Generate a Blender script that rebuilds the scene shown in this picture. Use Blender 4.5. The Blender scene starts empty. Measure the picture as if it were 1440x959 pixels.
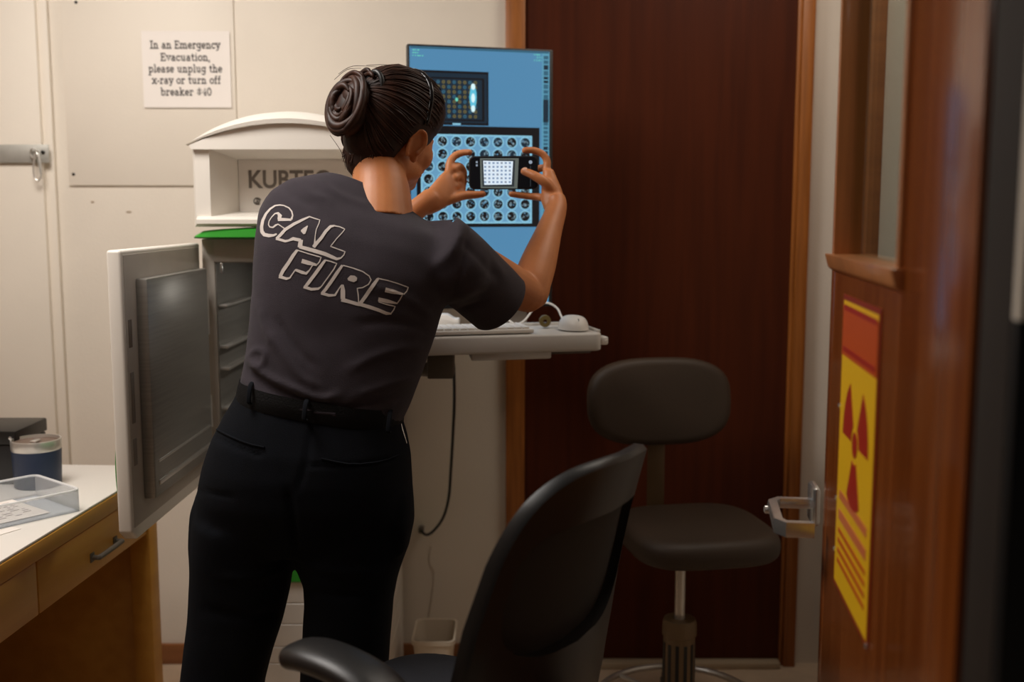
import bpy, bmesh, math, random
import numpy as np
from mathutils import Vector, Matrix, Quaternion
from mathutils.bvhtree import BVHTree
from mathutils import noise as mnoise

random.seed(7)
SC = bpy.context.scene
COL = SC.collection

# ------------------------------------------------------------------ camera
PITCH = math.radians(6.84)
FPX = 1500.0
CAM_Z = 1.4
cd = bpy.data.cameras.new('camera')
cam = bpy.data.objects.new('camera', cd)
COL.objects.link(cam)
cam.location = (0, 0, CAM_Z)
cam.rotation_euler = (math.pi / 2 - PITCH, 0, 0)
cd.sensor_width = 36.0
cd.lens = 36.0 * FPX / 1440.0
cd.clip_start = 0.02
cd.dof.use_dof = True
cd.dof.focus_distance = 2.15
cd.dof.aperture_fstop = 2.3
SC.camera = cam

# ------------------------------------------------------------------ light
W = bpy.data.worlds.new('world')
SC.world = W
W.use_nodes = True
W.node_tree.nodes['Background'].inputs[0].default_value = (1.0, 0.86, 0.70, 1)
W.node_tree.nodes['Background'].inputs[1].default_value = 0.012


def area(name, loc, target, sx, sy, power, col, spread=180):
    d = bpy.data.lights.new(name, 'AREA')
    d.shape = 'RECTANGLE'
    d.size, d.size_y = sx, sy
    d.energy = power
    d.color = col
    d.spread = math.radians(spread)
    o = bpy.data.objects.new(name, d)
    COL.objects.link(o)
    o.location = loc
    v = Vector(target) - Vector(loc)
    o.rotation_euler = v.to_track_quat('-Z', 'Y').to_euler()
    return o


area('ceiling_light', (-1.05, 2.04, 2.50), (-1.02, 2.40, 1.0), 0.65, 0.65, 28.0, (1.0, 0.945, 0.895))
area('added_fill_desk', (-1.25, 1.40, 2.50), (-1.25, 1.40, 0), 0.5, 0.5, 10.0, (1.0, 0.92, 0.84))  # added fill over the desk, lifts the lower left wall and desktop
area('added_fill_right', (0.68, 2.50, 2.50), (0.68, 2.50, 0), 0.5, 0.5, 5.8, (1.0, 0.91, 0.80))  # added unseen fill at right, brightens the wall strip and oak casings
area('cabinet_interior_lamp', (-0.50, 2.90, 1.262), (-0.58, 2.86, 0.8), 0.10, 0.05, 0.35, (1.0, 0.95, 0.88))
area('hallway_light', (0.2, -0.9, 2.45), (0.2, -0.9, 0), 0.6, 0.6, 3.2, (1.0, 0.90, 0.80))
SC.view_settings.view_transform = 'Standard'
SC.view_settings.look = 'None'
SC.view_settings.gamma = 1.0
SC.view_settings.exposure = 0.0
SC.view_settings.use_curve_mapping = False


# ------------------------------------------------------------------ pixel helpers
def ray(px, py):
    u = (px - 720.0) / FPX
    v = (479.5 - py) / FPX
    return Vector((u, math.cos(PITCH) + v * math.sin(PITCH), -math.sin(PITCH) + v * math.cos(PITCH)))


CAM = Vector((0, 0, CAM_Z))


def P(px, py, Y):
    r = ray(px, py)
    return CAM + r * (Y / r.y)


def PZ(px, py, z):
    r = ray(px, py)
    return CAM + r * ((z - CAM_Z) / r.z)


def PP(px, py, p0, n):
    r = ray(px, py)
    return CAM + r * ((Vector(p0) - CAM).dot(Vector(n)) / r.dot(Vector(n)))


def topx(v):
    d = Vector(v) - CAM
    f = d.y * math.cos(PITCH) - d.z * math.sin(PITCH)
    up = d.y * math.sin(PITCH) + d.z * math.cos(PITCH)
    return 720 + FPX * d.x / f, 479.5 - FPX * up / f


# ------------------------------------------------------------------ materials
def lin(c):
    out = []
    for x in c:
        x = x / 255.0
        out.append(x / 12.92 if x <= 0.04045 else ((x + 0.055) / 1.055) ** 2.4)
    return out


def mat(name, rgb, rough=0.5, metal=0.0, var=0.0, vscale=8.0, stretch=(1, 1, 1), bump=0.0, bscale=60.0,
        rgb2=None, spec=0.5, coat=0.0, sss=0.0, sheen=0.0, rvar=0.0):
    m = bpy.data.materials.new(name)
    m.use_nodes = True
    nt = m.node_tree
    b = nt.nodes['Principled BSDF']
    c = lin(rgb)
    b.inputs['Base Color'].default_value = (*c, 1)
    b.inputs['Roughness'].default_value = rough
    b.inputs['Metallic'].default_value = metal
    b.inputs['Specular IOR Level'].default_value = spec
    if coat:
        b.inputs['Coat Weight'].default_value = coat
        b.inputs['Coat Roughness'].default_value = 0.12
    if sss:
        b.inputs['Subsurface Weight'].default_value = sss
        b.inputs['Subsurface Radius'].default_value = (0.012, 0.005, 0.003)
        b.inputs['Subsurface Scale'].default_value = 1.0
    if sheen:
        b.inputs['Sheen Weight'].default_value = sheen
        b.inputs['Sheen Roughness'].default_value = 0.5
    tc = nt.nodes.new('ShaderNodeTexCoord')
    mp = nt.nodes.new('ShaderNodeMapping')
    mp.inputs['Scale'].default_value = stretch
    nt.links.new(tc.outputs['Object'], mp.inputs['Vector'])
    if var or rgb2:
        n = nt.nodes.new('ShaderNodeTexNoise')
        n.inputs['Scale'].default_value = vscale
        n.inputs['Detail'].default_value = 6
        nt.links.new(mp.outputs[0], n.inputs['Vector'])
        r = nt.nodes.new('ShaderNodeValToRGB')
        c2 = lin(rgb2) if rgb2 else [max(0, x * (1 - var)) for x in c]
        c1 = c if rgb2 else [min(1, x * (1 + var)) for x in c]
        r.color_ramp.elements[0].position = 0.35
        r.color_ramp.elements[1].position = 0.65
        r.color_ramp.elements[0].color = (*c2, 1)
        r.color_ramp.elements[1].color = (*c1, 1)
        nt.links.new(n.outputs['Fac'], r.inputs[0])
        nt.links.new(r.outputs[0], b.inputs['Base Color'])
        if rvar:
            mr = nt.nodes.new('ShaderNodeMapRange')
            mr.inputs['To Min'].default_value = max(0, rough - rvar)
            mr.inputs['To Max'].default_value = rough + rvar
            nt.links.new(n.outputs['Fac'], mr.inputs['Value'])
            nt.links.new(mr.outputs[0], b.inputs['Roughness'])
    if bump:
        n2 = nt.nodes.new('ShaderNodeTexNoise')
        n2.inputs['Scale'].default_value = bscale
        n2.inputs['Detail'].default_value = 4
        nt.links.new(mp.outputs[0], n2.inputs['Vector'])
        bp = nt.nodes.new('ShaderNodeBump')
        bp.inputs['Strength'].default_value = bump
        bp.inputs['Distance'].default_value = 0.01
        nt.links.new(n2.outputs['Fac'], bp.inputs['Height'])
        nt.links.new(bp.outputs[0], b.inputs['Normal'])
    return m


def emit(name, rgb, strength=1.0, rough=0.3):
    m = bpy.data.materials.new(name)
    m.use_nodes = True
    b = m.node_tree.nodes['Principled BSDF']
    c = lin(rgb)
    b.inputs['Base Color'].default_value = (0.01, 0.01, 0.012, 1)
    b.inputs['Roughness'].default_value = rough
    b.inputs['Emission Color'].default_value = (*c, 1)
    b.inputs['Emission Strength'].default_value = strength
    return m


def glass(name, rgb=(245, 248, 250), rough=0.02, alpha=0.12, frost=True):
    m = bpy.data.materials.new(name)
    m.use_nodes = True
    nt = m.node_tree
    for n in list(nt.nodes):
        nt.nodes.remove(n)
    out = nt.nodes.new('ShaderNodeOutputMaterial')
    tr = nt.nodes.new('ShaderNodeBsdfTransparent')
    tr.inputs[0].default_value = (*lin(rgb), 1)
    gl = nt.nodes.new('ShaderNodeBsdfPrincipled' if frost else 'ShaderNodeBsdfGlossy')
    gl.inputs[0].default_value = (*lin(rgb), 1)
    gl.inputs['Roughness'].default_value = rough
    mx = nt.nodes.new('ShaderNodeMixShader')
    fr = nt.nodes.new('ShaderNodeLayerWeight')
    fr.inputs[0].default_value = 0.35
    mr = nt.nodes.new('ShaderNodeMapRange')
    mr.inputs['To Min'].default_value = alpha
    mr.inputs['To Max'].default_value = min(1.0, alpha + (0.5 if frost else 0.35))
    nt.links.new(fr.outputs['Facing'], mr.inputs['Value'])
    nt.links.new(mr.outputs[0], mx.inputs[0])
    nt.links.new(tr.outputs[0], mx.inputs[1])
    nt.links.new(gl.outputs[0], mx.inputs[2])
    nt.links.new(mx.outputs[0], out.inputs[0])
    return m


# ------------------------------------------------------------------ mesh builder
class MB:
    def __init__(self):
        self.bm = bmesh.new()

    def _merge(self, tmp, mi=0, M=None):
        for f in tmp.faces:
            f.material_index = mi
        if M is not None:
            bmesh.ops.transform(tmp, matrix=M, verts=tmp.verts)
        me = bpy.data.meshes.new('t')
        tmp.to_mesh(me)
        tmp.free()
        self.bm.from_mesh(me)
        bpy.data.meshes.remove(me)

    def box(self, x0, x1, y0, y1, z0, z1, bev=0.0, mi=0, M=None, seg=2):
        t = bmesh.new()
        bmesh.ops.create_cube(t, size=1.0)
        for v in t.verts:
            v.co = Vector((x0 + (v.co.x + .5) * (x1 - x0), y0 + (v.co.y + .5) * (y1 - y0), z0 + (v.co.z + .5) * (z1 - z0)))
        if bev:
            bmesh.ops.bevel(t, geom=list(t.edges), offset=bev, segments=seg, profile=0.5, affect='EDGES')
        self._merge(t, mi, M)
        return self

    def quad(self, a, b, c, d, mi=0):
        vs = [self.bm.verts.new(Vector(p)) for p in (a, b, c, d)]
        f = self.bm.faces.new(vs)
        f.material_index = mi
        return self

    def poly(self, pts, mi=0):
        f = self.bm.faces.new([self.bm.verts.new(Vector(p)) for p in pts])
        f.material_index = mi
        return self

    def loft(self, rings, mi=0, cap=True, closed=True, loop=False):
        bm = self.bm
        rv = [[bm.verts.new(Vector(p)) for p in r] for r in rings]
        n = len(rings[0])
        fs = []
        m = len(rv)
        for i in range(m if loop else m - 1):
            r0, r1 = rv[i], rv[(i + 1) % m]
            for j in range(n if closed else n - 1):
                k = (j + 1) % n
                fs.append(bm.faces.new((r0[j], r0[k], r1[k], r1[j])))
        if cap and closed and not loop:
            fs.append(bm.faces.new(list(reversed(rv[0]))))
            fs.append(bm.faces.new(rv[-1]))
        for f in fs:
            f.material_index = mi
        return self

    def tube(self, pts, r, n=10, mi=0, cap=True, flat=1.0, up=None, loop=False, smooth=0):
        pts = [Vector(p) for p in pts]
        rs = list(r) if hasattr(r, '__len__') else [r] * len(pts)
        if smooth:
            pts, rs = spline(pts, rs, smooth, loop)
        rings = []
        prev = None
        m = len(pts)
        for i, p in enumerate(pts):
            if loop:
                t = pts[(i + 1) % m] - pts[i - 1]
            else:
                t = pts[min(i + 1, m - 1)] - pts[max(i - 1, 0)]
            t.normalize()
            if prev is None:
                a = Vector(up) if up else (Vector((0, 0, 1)) if abs(t.z) < .9 else Vector((1, 0, 0)))
            else:
                a = prev
            a = (a - t * a.dot(t)).normalized()
            prev = a
            b = t.cross(a)
            rings.append([p + (a * math.cos(2 * math.pi * k / n) * flat + b * math.sin(2 * math.pi * k / n)) * rs[i] for k in range(n)])
        return self.loft(rings, mi, cap, True, loop)

    def lathe(self, prof, n=32, mi=0, M=None, cap=True):
        M = M or Matrix()
        rings = [[M @ Vector((rr * math.cos(2 * math.pi * k / n), rr * math.sin(2 * math.pi * k / n), z)) for k in range(n)] for rr, z in prof]
        return self.loft(rings, mi, cap)

    def ell(self, c, r, R=None, mi=0, u=24, v=16):
        t = bmesh.new()
        bmesh.ops.create_uvsphere(t, u_segments=u, v_segments=v, radius=1.0)
        rr = r if hasattr(r, '__len__') else (r, r, r)
        M = Matrix.Translation(Vector(c)) @ (R.to_4x4() if R else Matrix()) @ Matrix.Diagonal((*rr, 1))
        self._merge(t, mi, M)
        return self

    def prism(self, poly, h, M, mi=0, bev=0.0, seg=2):
        """extrude a 2d polygon (local xy) by h along local z"""
        t = bmesh.new()
        a = [t.verts.new((x, y, 0)) for x, y in poly]
        f = t.faces.new(a)
        r = bmesh.ops.extrude_face_region(t, geom=[f])
        bmesh.ops.translate(t, vec=(0, 0, h), verts=[g for g in r['geom'] if isinstance(g, bmesh.types.BMVert)])
        bmesh.ops.recalc_face_normals(t, faces=t.faces)
        if bev:
            bmesh.ops.bevel(t, geom=list(t.edges), offset=bev, segments=seg, profile=0.5, affect='EDGES')
        self._merge(t, mi, M)
        return self

    def xform(self, M):
        bmesh.ops.transform(self.bm, matrix=M, verts=self.bm.verts)
        return self

    def build(self, name, mats, parent=None, smooth=35, M=None, recalc=True, base=True):
        if M is not None:
            self.xform(M)
        if recalc:
            bmesh.ops.recalc_face_normals(self.bm, faces=self.bm.faces)
        me = bpy.data.meshes.new(name)
        self.bm.to_mesh(me)
        self.bm.free()
        return link(name, me, mats, parent, smooth, base)


def spline(pts, rs, sub, loop=False):
    """Catmull-Rom resampling of a path and its radii"""
    n = len(pts)
    op, orr = [], []
    segs = n if loop else n - 1
    for i in range(segs):
        def g(k):
            return k % n if loop else min(max(k, 0), n - 1)
        a, b, c, d = [pts[g(i + q)] for q in (-1, 0, 1, 2)]
        ra, rb, rc, rd = [rs[g(i + q)] for q in (-1, 0, 1, 2)]
        for s in range(sub):
            t = s / sub
            op.append(0.5 * ((2 * b) + (c - a) * t + (2 * a - 5 * b + 4 * c - d) * t * t + (3 * b - a - 3 * c + d) * t ** 3))
            orr.append(0.5 * ((2 * rb) + (rc - ra) * t + (2 * ra - 5 * rb + 4 * rc - rd) * t * t + (3 * rb - ra - 3 * rc + rd) * t ** 3))
    if not loop:
        op.append(pts[-1].copy())
        orr.append(rs[-1])
    return op, orr


def link(name, me, mats, parent=None, smooth=35, base=True):
    if smooth is not None:
        for p in me.polygons:
            p.use_smooth = True
        if smooth < 180:
            me.set_sharp_from_angle(angle=math.radians(smooth))
    if not isinstance(mats, (list, tuple)):
        mats = [mats]
    for m in mats:
        me.materials.append(m)
    o = bpy.data.objects.new(name, me)
    COL.objects.link(o)
    if parent is None:
        if base and len(me.vertices):
            co = np.empty(len(me.vertices) * 3)
            me.vertices.foreach_get('co', co)
            co = co.reshape(-1, 3)
            lo, hi = co.min(0), co.max(0)
            c = Vector(((lo[0] + hi[0]) / 2, (lo[1] + hi[1]) / 2, lo[2]))
            me.transform(Matrix.Translation(-c))
            o.location = c
    else:
        o.parent = parent
        o.matrix_parent_inverse = world_of(parent).inverted()
    return o


def world_of(o):
    M = Matrix.LocRotScale(o.location, o.rotation_euler, o.scale)
    if o.parent:
        return world_of(o.parent) @ o.matrix_parent_inverse @ M
    return M


def thing(name, label, cat, loc=(0, 0, 0), group=None):
    o = bpy.data.objects.new(name, None)
    COL.objects.link(o)
    o.location = loc
    o.empty_display_size = 0.1
    return tag(o, label, cat, group)


def tag(o, label, cat=None, group=None):
    o['label'] = label
    if cat:
        o['category'] = cat
    if group:
        o['group'] = group
    return o


def struct(o, label=None):
    o['kind'] = 'structure'
    if label:
        o['label'] = label
    return o


def frame(o, x, y, z):
    """matrix from an origin and three axis vectors"""
    return Matrix(((x[0], y[0], z[0], o[0]), (x[1], y[1], z[1], o[1]), (x[2], y[2], z[2], o[2]), (0, 0, 0, 1)))


def bfont(txt, size, M, offset=0.0, align='CENTER', thick=0.0004):
    """mesh of a line of lettering in the built-in typeface"""
    cu = bpy.data.curves.new('t', 'FONT')
    cu.body = txt
    cu.size = size
    cu.align_x = align
    cu.offset = offset
    cu.extrude = thick
    cu.resolution_u = 4
    o = bpy.data.objects.new('t', cu)
    COL.objects.link(o)
    dg = bpy.context.evaluated_depsgraph_get()
    me = bpy.data.meshes.new_from_object(o.evaluated_get(dg))
    bpy.data.objects.remove(o)
    me.materials.clear()
    me.transform(M)
    return me


def remesh(bm, voxel, it=4, fac=0.5):
    me = bpy.data.meshes.new('t')
    bmesh.ops.recalc_face_normals(bm, faces=bm.faces)
    bm.to_mesh(me)
    bm.free()
    o = bpy.data.objects.new('t', me)
    COL.objects.link(o)
    m = o.modifiers.new('r', 'REMESH')
    m.mode = 'VOXEL'
    m.voxel_size = voxel
    if it:
        s = o.modifiers.new('s', 'SMOOTH')
        s.factor = fac
        s.iterations = it
    dg = bpy.context.evaluated_depsgraph_get()
    out = bpy.data.meshes.new_from_object(o.evaluated_get(dg))
    bpy.data.objects.remove(o)
    bpy.data.meshes.remove(me)
    return out


def solidify(me, th, offset=-1):
    o = bpy.data.objects.new('t', me)
    COL.objects.link(o)
    s = o.modifiers.new('s', 'SOLIDIFY')
    s.thickness = th
    s.offset = offset
    dg = bpy.context.evaluated_depsgraph_get()
    out = bpy.data.meshes.new_from_object(o.evaluated_get(dg))
    bpy.data.objects.remove(o)
    return out


# ------------------------------------------------------------------ palette
M_wall = mat('cream_paint', (226, 216, 201), 0.62, var=0.03, vscale=3, bump=0.10, bscale=180)
M_panel = mat('cream_panel_paint', (228, 218, 203), 0.55, var=0.02, vscale=3, bump=0.05, bscale=120)
M_ceil = mat('ceiling_tile_grey', (150, 146, 140), 0.8, bump=0.1)
M_wallfar = mat('wood_panelled_wall', (120, 92, 66), 0.5, var=.1, vscale=4, stretch=(10, 10, .6))
M_floor = mat('beige_floor', (196, 172, 146), 0.45, var=0.08, vscale=14)
M_reddoor = mat('dark_red_brown_veneer', (76, 32, 13), 0.5, rgb2=(66, 27, 11), vscale=3.0, stretch=(14, 14, 0.7), spec=0.15)
M_oak = mat('orange_oak_trim', (164, 98, 38), 0.42, rgb2=(136, 78, 26), vscale=5.0, stretch=(16, 16, 0.8), bump=0.05)
M_base = mat('brown_baseboard', (138, 88, 50), 0.5, var=0.12, vscale=6, stretch=(0.6, 8, 8))
M_varn = mat('varnished_door_wood', (150, 82, 34), 0.22, rgb2=(122, 60, 20), vscale=3.5, stretch=(14, 14, 0.6), spec=0.5, coat=0.25)
M_varn2 = mat('varnished_light_moulding', (190, 124, 74), 0.3, var=0.12, vscale=5, stretch=(12, 12, 1), coat=0.2)
M_jamb = mat('dark_brown_jamb', (38, 28, 19), 0.75, var=0.1)
M_desk = mat('yellow_oak_desk', (204, 148, 62), 0.42, rgb2=(192, 135, 52), vscale=2.5, stretch=(9, 0.7, 9))
M_desktop = mat('white_laminate', (232, 226, 218), 0.35)
M_cab = mat('white_cabinet_enamel', (228, 222, 212), 0.38, var=0.01)
M_cabgrey = mat('warm_grey_cabinet_frame', (178, 170, 160), 0.5, var=0.04, vscale=10, bump=0.03, bscale=300)
M_green = mat('green_accent', (50, 150, 46), 0.3)
M_steel = mat('brushed_stainless', (150, 147, 141), 0.38, metal=0.55, var=0.08, vscale=5, stretch=(1, 1, 40), rvar=0.08)
M_steel2 = mat('polished_stainless', (215, 211, 204), 0.28, metal=0.7)
M_galv = mat('galvanised_bar', (176, 174, 166), 0.5, metal=0.6, var=0.08, vscale=20)
M_chrome = mat('satin_chrome', (215, 213, 210), 0.25, metal=0.85)
M_dark = mat('dark_metal', (40, 38, 36), 0.4, metal=0.6)
M_blackpl = mat('black_plastic', (24, 24, 25), 0.42, var=0.1)
M_armpl = mat('charcoal_armrest_urethane', (34, 33, 33), 0.38, bump=0.05, bscale=400)
M_paper = mat('white_paper', (238, 230, 222), 0.8)
M_ink = mat('black_ink', (38, 34, 32), 0.8)
M_shirt = mat('charcoal_cotton', (45, 37, 45), 0.9, var=0.10, vscale=30, bump=0.25, bscale=700, sheen=0.05)
M_print = mat('white_screen_print', (205, 195, 188), 0.8, var=0.05, vscale=60)
M_pants = mat('navy_twill', (6, 9, 16), 0.95, var=0.15, vscale=25, bump=0.2, bscale=600, spec=.2)
M_belt = mat('black_belt_webbing', (11, 11, 12), 0.75, spec=.2, bump=0.2, bscale=300)
M_skin = mat('skin', (196, 126, 76), 0.5, rgb2=(184, 114, 67), vscale=14, sss=0.12, bump=0.05, bscale=300)
M_nail = mat('fingernail', (222, 170, 146), 0.3)
M_hair = mat('dark_brown_hair', (50, 29, 20), 0.6, rgb2=(34, 19, 13), vscale=60, spec=0.25)
M_hair2 = mat('brown_hair_strands', (66, 39, 27), 0.5, rgb2=(36, 20, 14), vscale=40, spec=0.3)
M_grey = mat('grey_tray_plastic', (198, 194, 188), 0.45, var=0.02)
M_white = mat('white_plastic', (226, 222, 216), 0.4)
M_darkgrey = mat('dark_grey_bracket', (100, 93, 84), 0.5, metal=0.2)
M_navycup = mat('navy_powder_coat', (32, 46, 72), 0.45, bump=0.08, bscale=500)
M_stoolfab = mat('brown_vinyl', (56, 42, 29), 0.6, var=0.08, bump=0.08, bscale=250)
M_stoolmetal = mat('beige_painted_metal', (120, 98, 70), 0.45, metal=0.2, var=0.06)
M_mesh = mat('black_mesh_fabric', (24, 21, 20), 0.8, var=0.2, vscale=400, bump=0.3, bscale=900)
M_seatfab = mat('black_blue_seat_fabric', (22, 24, 32), 0.9, var=0.2, vscale=200, bump=0.3, bscale=600)
M_yellow = mat('yellow_sign', (250, 198, 26), 0.4)
M_orange = mat('orange_red_sign', (205, 84, 24), 0.4)
M_magenta = mat('red_trefoil_ink', (178, 44, 26), 0.4)
M_pinkish = mat('pale_sign_text', (220, 120, 70), 0.4)
M_eye = mat('eye_white', (230, 222, 214), 0.2)
M_iris = mat('brown_iris', (50, 30, 20), 0.15)
M_lip = mat('lips', (168, 92, 80), 0.4)

# ================================================================== ROOM
Yw = 3.20
XR = 1.0


def slab(name, x0, x1, y0, y1, z0, z1, m, label=None, bev=0.0):
    return struct(MB().box(x0, x1, y0, y1, z0, z1, bev).build(name, m, smooth=35), label)


slab('floor', -2.0, 1.6, -1.8, 3.32, -0.08, 0.0, M_floor)
slab('ceiling', -2.0, 1.6, -1.8, 3.32, 2.55, 2.62, M_ceil)
slab('wall_back', -2.0, XR, Yw, Yw + .12, 0, 2.55, M_wall)
slab('wall_left', -2.0, -1.9, 0.98, Yw, 0, 2.55, M_wallfar)
slab('wall_right', XR, XR + .1, 0.98, Yw + .12, 0, 2.55, M_wall)
# wall with the doorway the camera looks through
mb = MB()
mb.box(-2.0, -0.62, 0.905, 0.965, 0, 2.55)
mb.box(0.470, 1.1, 0.905, 0.965, 0, 2.55)
mb.box(-0.62, 0.470, 0.905, 0.965, 2.12, 2.55)
struct(mb.build('wall_front', M_wallfar))
# door jamb of that doorway
mb = MB()
mb.box(0.4255, 0.4695, 0.905, 0.966, 0, 2.09, .002)
mb.box(-0.6195, -0.589, 0.905, 0.966, 0, 2.09, .002)
mb.box(-0.6195, 0.4695, 0.905, 0.966, 2.091, 2.119, .002)
struct(mb.build('trim_5', M_jamb), 'dark brown door jamb at the right edge of the photo')
# hallway side: cream wall over a dark wainscot
slab('wall_hall', 0.4265, 0.70, 0.893, 0.9045, 1.31, 2.55, M_wall)
slab('trim_6', 0.4265, 0.70, 0.893, 0.9045, 0.0, 1.309, M_blackpl, 'dark panel below the cream wall outside the doorway')

# cream closet door at far left, standing a little proud of the wall
xl = P(64, 300, 3.17).x
slab('door_2', -1.9, xl, 3.165, Yw, 0.02, 2.3, M_panel, 'cream painted flush door at far left behind the hasp bar', .003)
slab('trim_1', xl - .0005, xl + .028, 3.18, Yw, 0, 2.3, M_panel, 'narrow cream strip beside the flush door', .003)
slab('baseboard_back', xl + .03, P(708, 900, Yw).x - .006, 3.188, Yw, 0, .066, M_base, None, .003)

# back door: dark slab between two oak casings
x0, x1 = P(738, 480, 3.19).x, P(1107, 480, 3.19).x
t0, t1 = P(711, 480, 3.18).x, P(1131, 480, 3.18).x
dr = MB().box(x0 - .004, x1 + .004, 3.185, Yw, 0.022, 2.2).build('door_1', M_reddoor)
struct(dr, 'dark red brown wooden door behind the stool')
mb = MB()
mb.box(t0, x0, 3.172, Yw, 0, 2.25, .003)
struct(mb.build('trim_2', M_oak), 'left oak casing of the dark door')
mb = MB()
mb.box(x1 + .012, t1, 3.168, Yw, 0, 2.25, .003)
mb.box(x1, x1 + .012, 3.178, Yw, 0, 2.25, .002)
struct(mb.build('trim_3', M_oak), 'right oak casing of the dark door')
slab('trim_4', x0, x1, 3.15, 3.20, 0, .02, mat('pale_threshold', (170, 150, 124), 0.5), 'pale threshold under the dark door', .003)
# oak post on the right wall, seen through the glass of the open door
slab('trim_7', XR - .03, XR, 2.945, 3.14, 0, 2.25, M_oak, 'oak casing on the right wall seen through the door glass', .003)
slab('trim_8', XR - .05, XR, 2.92, 2.945, 0, 2.25, M_base, 'brown edge strip on the right wall', .003)

# access panel on the back wall
a, b = P(91, 150, 3.19), P(335, 261, 3.19)
ap = thing('access_panel', 'large cream painted panel screwed to the wall behind the paper sign', 'wall panel', ((a.x + b.x) / 2, 3.195, b.z))
MB().box(a.x, b.x, 3.1925, 3.1995, b.z, 2.12, .002).build('panel', M_panel, ap)
for px, py in ((103, 245), (92, 3)):
    c = P(px, py, 3.19)
    if py < 10:
        c.x += .03
    MB().lathe([(.0045, -.001), (.0045, .002), (.003, .003)], 12, M=frame((c.x, 3.1925, c.z), (1, 0, 0), (0, 0, 1), (0, -1, 0))).build('screw', M_dark, ap)
# scuffs on the wall
M_scuff = mat('scuff', (172, 154, 132), .8)
for px, py, r_, lab in ((130, 284, .006, 'small grey scuff mark on the cream wall below the corner of the panel'), (181, 298, .009, 'faint grey scuff on the cream wall midway below the panel')):
    c = P(px, py, 3.1985)
    tag(MB().ell((c.x, 3.1992, c.z), (r_, .0012, .003), u=10, v=6).build('scuff_mark', M_scuff), lab, 'scuff mark')

mb = MB()
pl, _ = spline([P(x, y, 3.1992) for x, y in ((606, 768), (603, 790), (610, 806), (607, 838), (602, 868))], [1] * 5, 5)
mb.tube(pl, [.0008 + .0016 * abs(math.sin(i * 1.7)) for i in range(len(pl))], 6, flat=.4)
tag(mb.build('scuff_mark', M_scuff), 'thin wavy dirt streak on the wall above the waste basket', 'scuff mark')

# paper sign ------------------------------------------------------------
tl, br = P(197, 43, 3.18), P(325, 151, 3.18)
SY = 3.188
sg = thing('paper_sign', 'white paper notice about unplugging the x-ray in an emergency evacuation', 'sign', ((tl.x + br.x) / 2, SY, br.z))
MB().box(tl.x, br.x, SY - .0006, SY + .0006, br.z, tl.z).build('sheet', M_paper, sg)


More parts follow.
